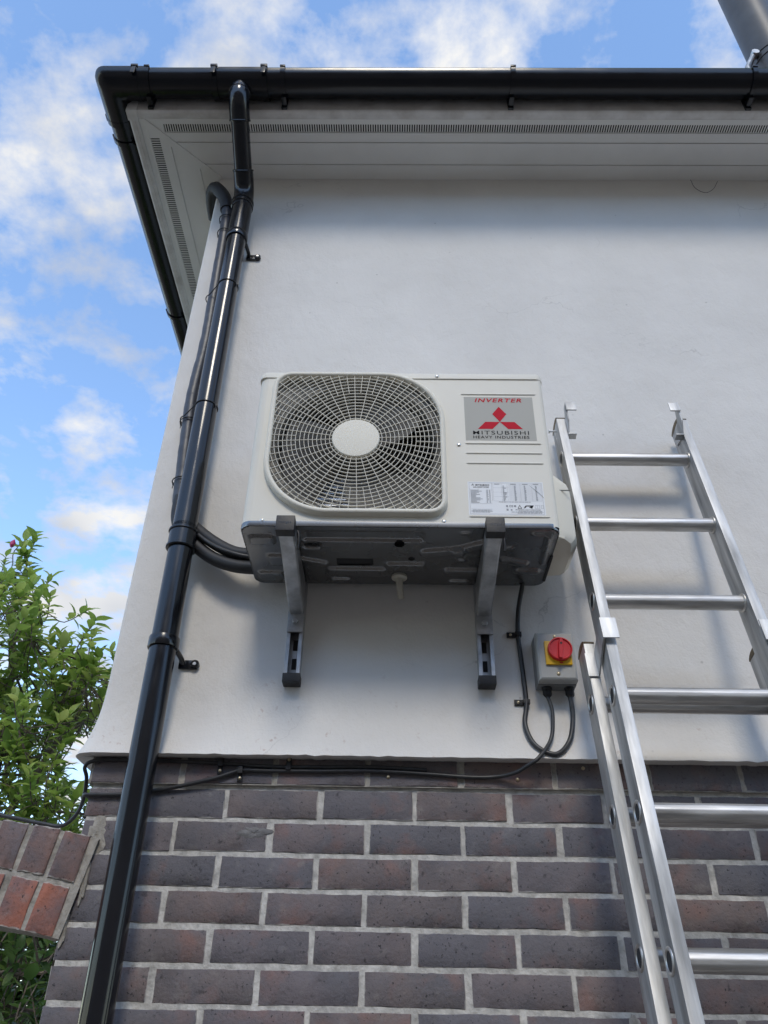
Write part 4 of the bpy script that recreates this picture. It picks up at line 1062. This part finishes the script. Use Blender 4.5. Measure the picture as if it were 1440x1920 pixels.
# far pier of the arch
xl = ac_.x-AR*math.sin(a_end)
MB().box(xl-.45, xl+.0, AY+.006, AY+.205, -1.6, .40).obj('pier', M_MORTAR2, arch, 0)
ps = MB()
for row in range(26):
    zc = -1.6+.04+row*.075
    if zc > .38: break
    for i in range(2):
        q = brick_mesh(.2115, .063, .2, 900+row*3+i); xo = xl-.45+.11+i*.225
        ps.add([(v[0]+xo, v[1]+AY, v[2]+zc) for v in q.v], q.f)
tag(ps.obj('pier_bricks', M_BRICKR, arch, 50), kind='stuff')
smear('mortar_patch', -.699, .318, .009, .070, BY-.004, 21, M_MORTAR2, 26, arch)
smear('mortar_patch', -.724, .215, .010, .050, BY-.003, 22, M_MORTAR2, 26, arch)

# ================================================================== flue above the roof
FLX, FLY, FLR = 1.925, .15, .108
fl = thing('flue_pipe', 'dark grey metal flue pipe rising above the gutter', 'flue', (FLX, FLY, 3.4))
MB().tube([(FLX, FLY, 3.2), (FLX, FLY, 6.2)], FLR, 40).obj('flue_tube', M_FLUE, fl)
for z in (4.20, 4.25, 5.2): MB().tube([(FLX, FLY, z-.006), (FLX, FLY, z-.005), (FLX, FLY, z+.005), (FLX, FLY, z+.006)], [FLR, FLR+.004, FLR+.004, FLR], 40).obj('joint_band', M_FLUE, fl)
MB().tube([(FLX-FLR+.012, FLY-.03, 4.27), (FLX-FLR-.035, FLY-.05, 4.20), (FLX-FLR-.10, FLY-.07, 4.06), (FLX-FLR-.12, FLY-.08, 3.8), (FLX-FLR-.12, FLY-.08, 3.4)], .011, 8).cyl((FLX-FLR-.012, FLY-.045, 4.235), (0, 1, 0), .02, .035, 8).obj('stay_bracket', M_GALV, fl)

# ================================================================== tree and shrub
def leaf_mesh(L, W, seed, curl=.25):
    rd = random.Random(seed); mb = MB(); rows = []
    for i in range(6):
        t = i/5; w_ = W*math.sin(math.pi*min(1, (t**.8)*.96+.03))**.9*.5*(1 if i < 5 else .15)
        x = L*t; z = -curl*L*t*t+.06*L*math.sin(t*3)*rd.uniform(-.5, 1); f = .32*w_
        rows.append([(x, -w_, z+f), (x, 0, z), (x, w_, z+f*rd.uniform(.6, 1.2))])
    return mb.grid(rows)
def foliage(owner, targets, per, spread, Lf, mleaf, seed, trunk_pts, singles=0, leaves_per=10):
    rd = random.Random(seed); variants = [leaf_mesh(Lf*s_, Lf*.5*s_, seed+i, c) for i, (s_, c) in enumerate(((1, .22), (.85, .3), (1.1, .12), (.7, .25), (.95, .38)))]
    vm = [v.mesh('leaf', mleaf, 60) for v in variants]
    br = MB(); inst = []
    for T_ in targets:
        base = min(trunk_pts, key=lambda p: (Vector(p)-Vector(T_)).length+max(0, p[2]-T_[2])*3)
        T_ = Vector(T_); b0 = Vector(base)
        mid = (b0+T_)/2+Vector((rd.uniform(-.1, .1), rd.uniform(-.1, .1), rd.uniform(-.12, .02)))
        pp = spline([b0, mid, T_], 6); br.tube(pp, [.008-.0055*i/(len(pp)-1) for i in range(len(pp))], 6, False)
        for k in range(per):
            tip = T_+Vector((rd.gauss(0, spread[0]), rd.gauss(0, spread[1]), rd.gauss(0, spread[2])))
            d_ = (Vector((tip.x-b0.x, (tip.y-b0.y)*.6, 0))*.6+Vector((rd.uniform(-.35, .35), rd.uniform(-.5, .3), rd.uniform(.45, 1.1)))).normalized()
            st = tip-d_*.13
            br.tube(spline([T_.lerp(mid, rd.random()*.5), (T_+st)/2+Vector((0, 0, -.015)), st, tip], 3), [.0025]*9+[.0015], 5, False)
            u = d_.orthogonal().normalized(); v = d_.cross(u)
            for q in range(leaves_per):
                f = q/leaves_per; a = q*2.4+rd.uniform(-.4, .4)
                pos = st+d_*(.13*(.15+.88*f)); spreadang = R(78-48*f+rd.uniform(-14, 14))
                ld = d_*math.cos(spreadang)+(u*math.cos(a)+v*math.sin(a))*math.sin(spreadang)
                nn = (Vector((rd.uniform(-.3, .3), rd.uniform(-.5, .1), 1))+d_*.3); nn = (nn-ld*nn.dot(ld))
                if nn.length < 1e-3: continue
                nn.normalize(); s2 = nn.cross(ld)
                sc = rd.uniform(.7, 1.15)
                M4 = Matrix((ld*sc, s2*sc, nn*sc)).transposed().to_4x4(); M4.translation = pos
                inst.append((rd.randrange(5), M4))
    camp = Vector((0, -1.9586, 0)); 
    def vis(M4):
        d_ = M4.translation-camp; w_ = d_.dot(fwd); u_ = d_.dot(r2)/w_*1489.5+720; v_ = 960-d_.dot(u2)/w_*1489.5
        return -10 < u_ < 215 and 980 < v_ < 1930
    order = sorted(range(len(inst)), key=lambda i: ((0 if vis(inst[i][1]) else 100)+(inst[i][1].translation-camp).length))
    single = set(order[:singles]); cr_ = MB()
    for i, (k, M4) in enumerate(inst):
        if i in single:
            o = bpy.data.objects.new('leaf', vm[k]); C.objects.link(o); o.parent = owner; o.matrix_parent_inverse = PW(owner).inverted(); o.matrix_basis = M4
        else: cr_.add([M4 @ Vector(p) for p in variants[k].v], variants[k].f)
    tag(cr_.obj('crown', mleaf, owner, 60), kind='stuff')
    br.obj('branches', M_BARK, owner, 60)
tree = thing('magnolia_tree', 'leafy green magnolia tree with pink buds beyond the brick arch', 'tree', (-2.0, 1.9, -1.6))
tr = spline([(-2.0, 1.9, -1.6), (-1.97, 1.86, -.8), (-1.93, 1.8, -.1), (-1.86, 1.72, .5), (-1.80, 1.66, 1.0), (-1.84, 1.6, 1.5), (-1.93, 1.55, 1.95)], 6)
tr2 = spline([(-1.86, 1.72, .5), (-1.66, 1.62, .85), (-1.50, 1.56, 1.15), (-1.40, 1.52, 1.45)], 6)
tk = MB().tube(tr, [.05-.042*i/(len(tr)-1) for i in range(len(tr))], 10).tube(tr2, [.022-.016*i/(len(tr2)-1) for i in range(len(tr2))], 8)
tk.obj('trunk', M_BARK, tree, 60)
TT = [(-1.94, 2.05), (-1.98, 1.94), (-1.79, 1.80), (-1.88, 1.69), (-1.64, 1.74), (-1.52, 1.58), (-1.41, 1.56), (-1.64, 1.58), (-1.75, 1.54), (-1.84, 1.47), (-1.36, 1.46), (-1.48, 1.44), (-1.61, 1.40), (-1.74, 1.29), (-1.80, 1.19), (-1.32, 1.36),
      (-1.64, 1.22), (-1.30, 1.22), (-1.76, 1.03), (-1.60, 1.0), (-1.72, .89), (-1.55, .87), (-1.68, .76), (-1.52, .74), (-1.40, .90), (-1.36, .76), (-1.45, .66), (-1.60, .62), (-1.30, .62), (-1.75, .65), (-1.95, 1.5), (-2.05, 1.7), (-2.1, 1.2), (-1.9, .9), (-2.1, .7), (-1.25, .95)]
rt = random.Random(9)
targets = [(x, 1.5+rt.uniform(-.25, .35), z-.07) for x, z in TT] + [(x-.1, 1.95+rt.uniform(0, .3), z+.05) for x, z in TT[8:34:2]]
foliage(tree, targets, 9, (.095, .13, .09), .075, M_LEAF, 31, [tuple(p) for p in tr[8:]]+[tuple(p) for p in tr2], 300, 11)
for p in ((-1.925, 1.42, 2.05), (-1.945, 1.40, 1.84), (-2.02, 1.44, 1.94)):
    v = Vector(p); MB().tube([v, v+Vector((.001, 0, .012)), v+Vector((.002, 0, .030)), v+Vector((.004, 0, .045))], [.005, .013, .012, .002], 10).obj('flower_bud', M_PINK, tree)
shrub = thing('garden_shrub', 'dark leafy shrub seen through the opening below the brick arch', 'shrub', (-1.5, 1.4, -1.6))
st = spline([(-1.5, 1.4, -1.6), (-1.48, 1.4, -.9), (-1.45, 1.35, -.3), (-1.4, 1.3, .2)], 6)
MB().tube(st, [.03-.022*i/(len(st)-1) for i in range(len(st))], 8).obj('trunk', M_BARK, shrub, 60)
TS = [(x, 1.2+rt.uniform(-.15, .7), z) for x in (-1.75, -1.6, -1.45, -1.32, -1.2) for z in (.42, .28, .12, -.05, -.2, -.4)]
foliage(shrub, TS, 5, (.08, .12, .08), .075, M_LEAF2, 77, [tuple(p) for p in st[4:]], 120, 9)
hedge = thing('garden_hedge', 'dense dark green hedge far behind the brick arch', 'hedge', (-4.2, 6.5, -1.6))
sh = [(-4.2+dx, 6.5, -1.2) for dx in (-1.5, 0, 1.5)]
TS = [(-3.6+rt.uniform(-1.8, 1.6), 6.5+rt.uniform(-.4, .5), rt.uniform(-1.4, .95)) for k in range(260)]
foliage(hedge, TS, 5, (.2, .2, .2), .2, M_LEAF2, 99, sh, 0, 9)

# ------------------------------------------------------------------ stand everything on the ground plane z = 0
for o in list(scene.objects):
    if o.parent is None and o.type in ('EMPTY', 'MESH'): o.location.z += GZ
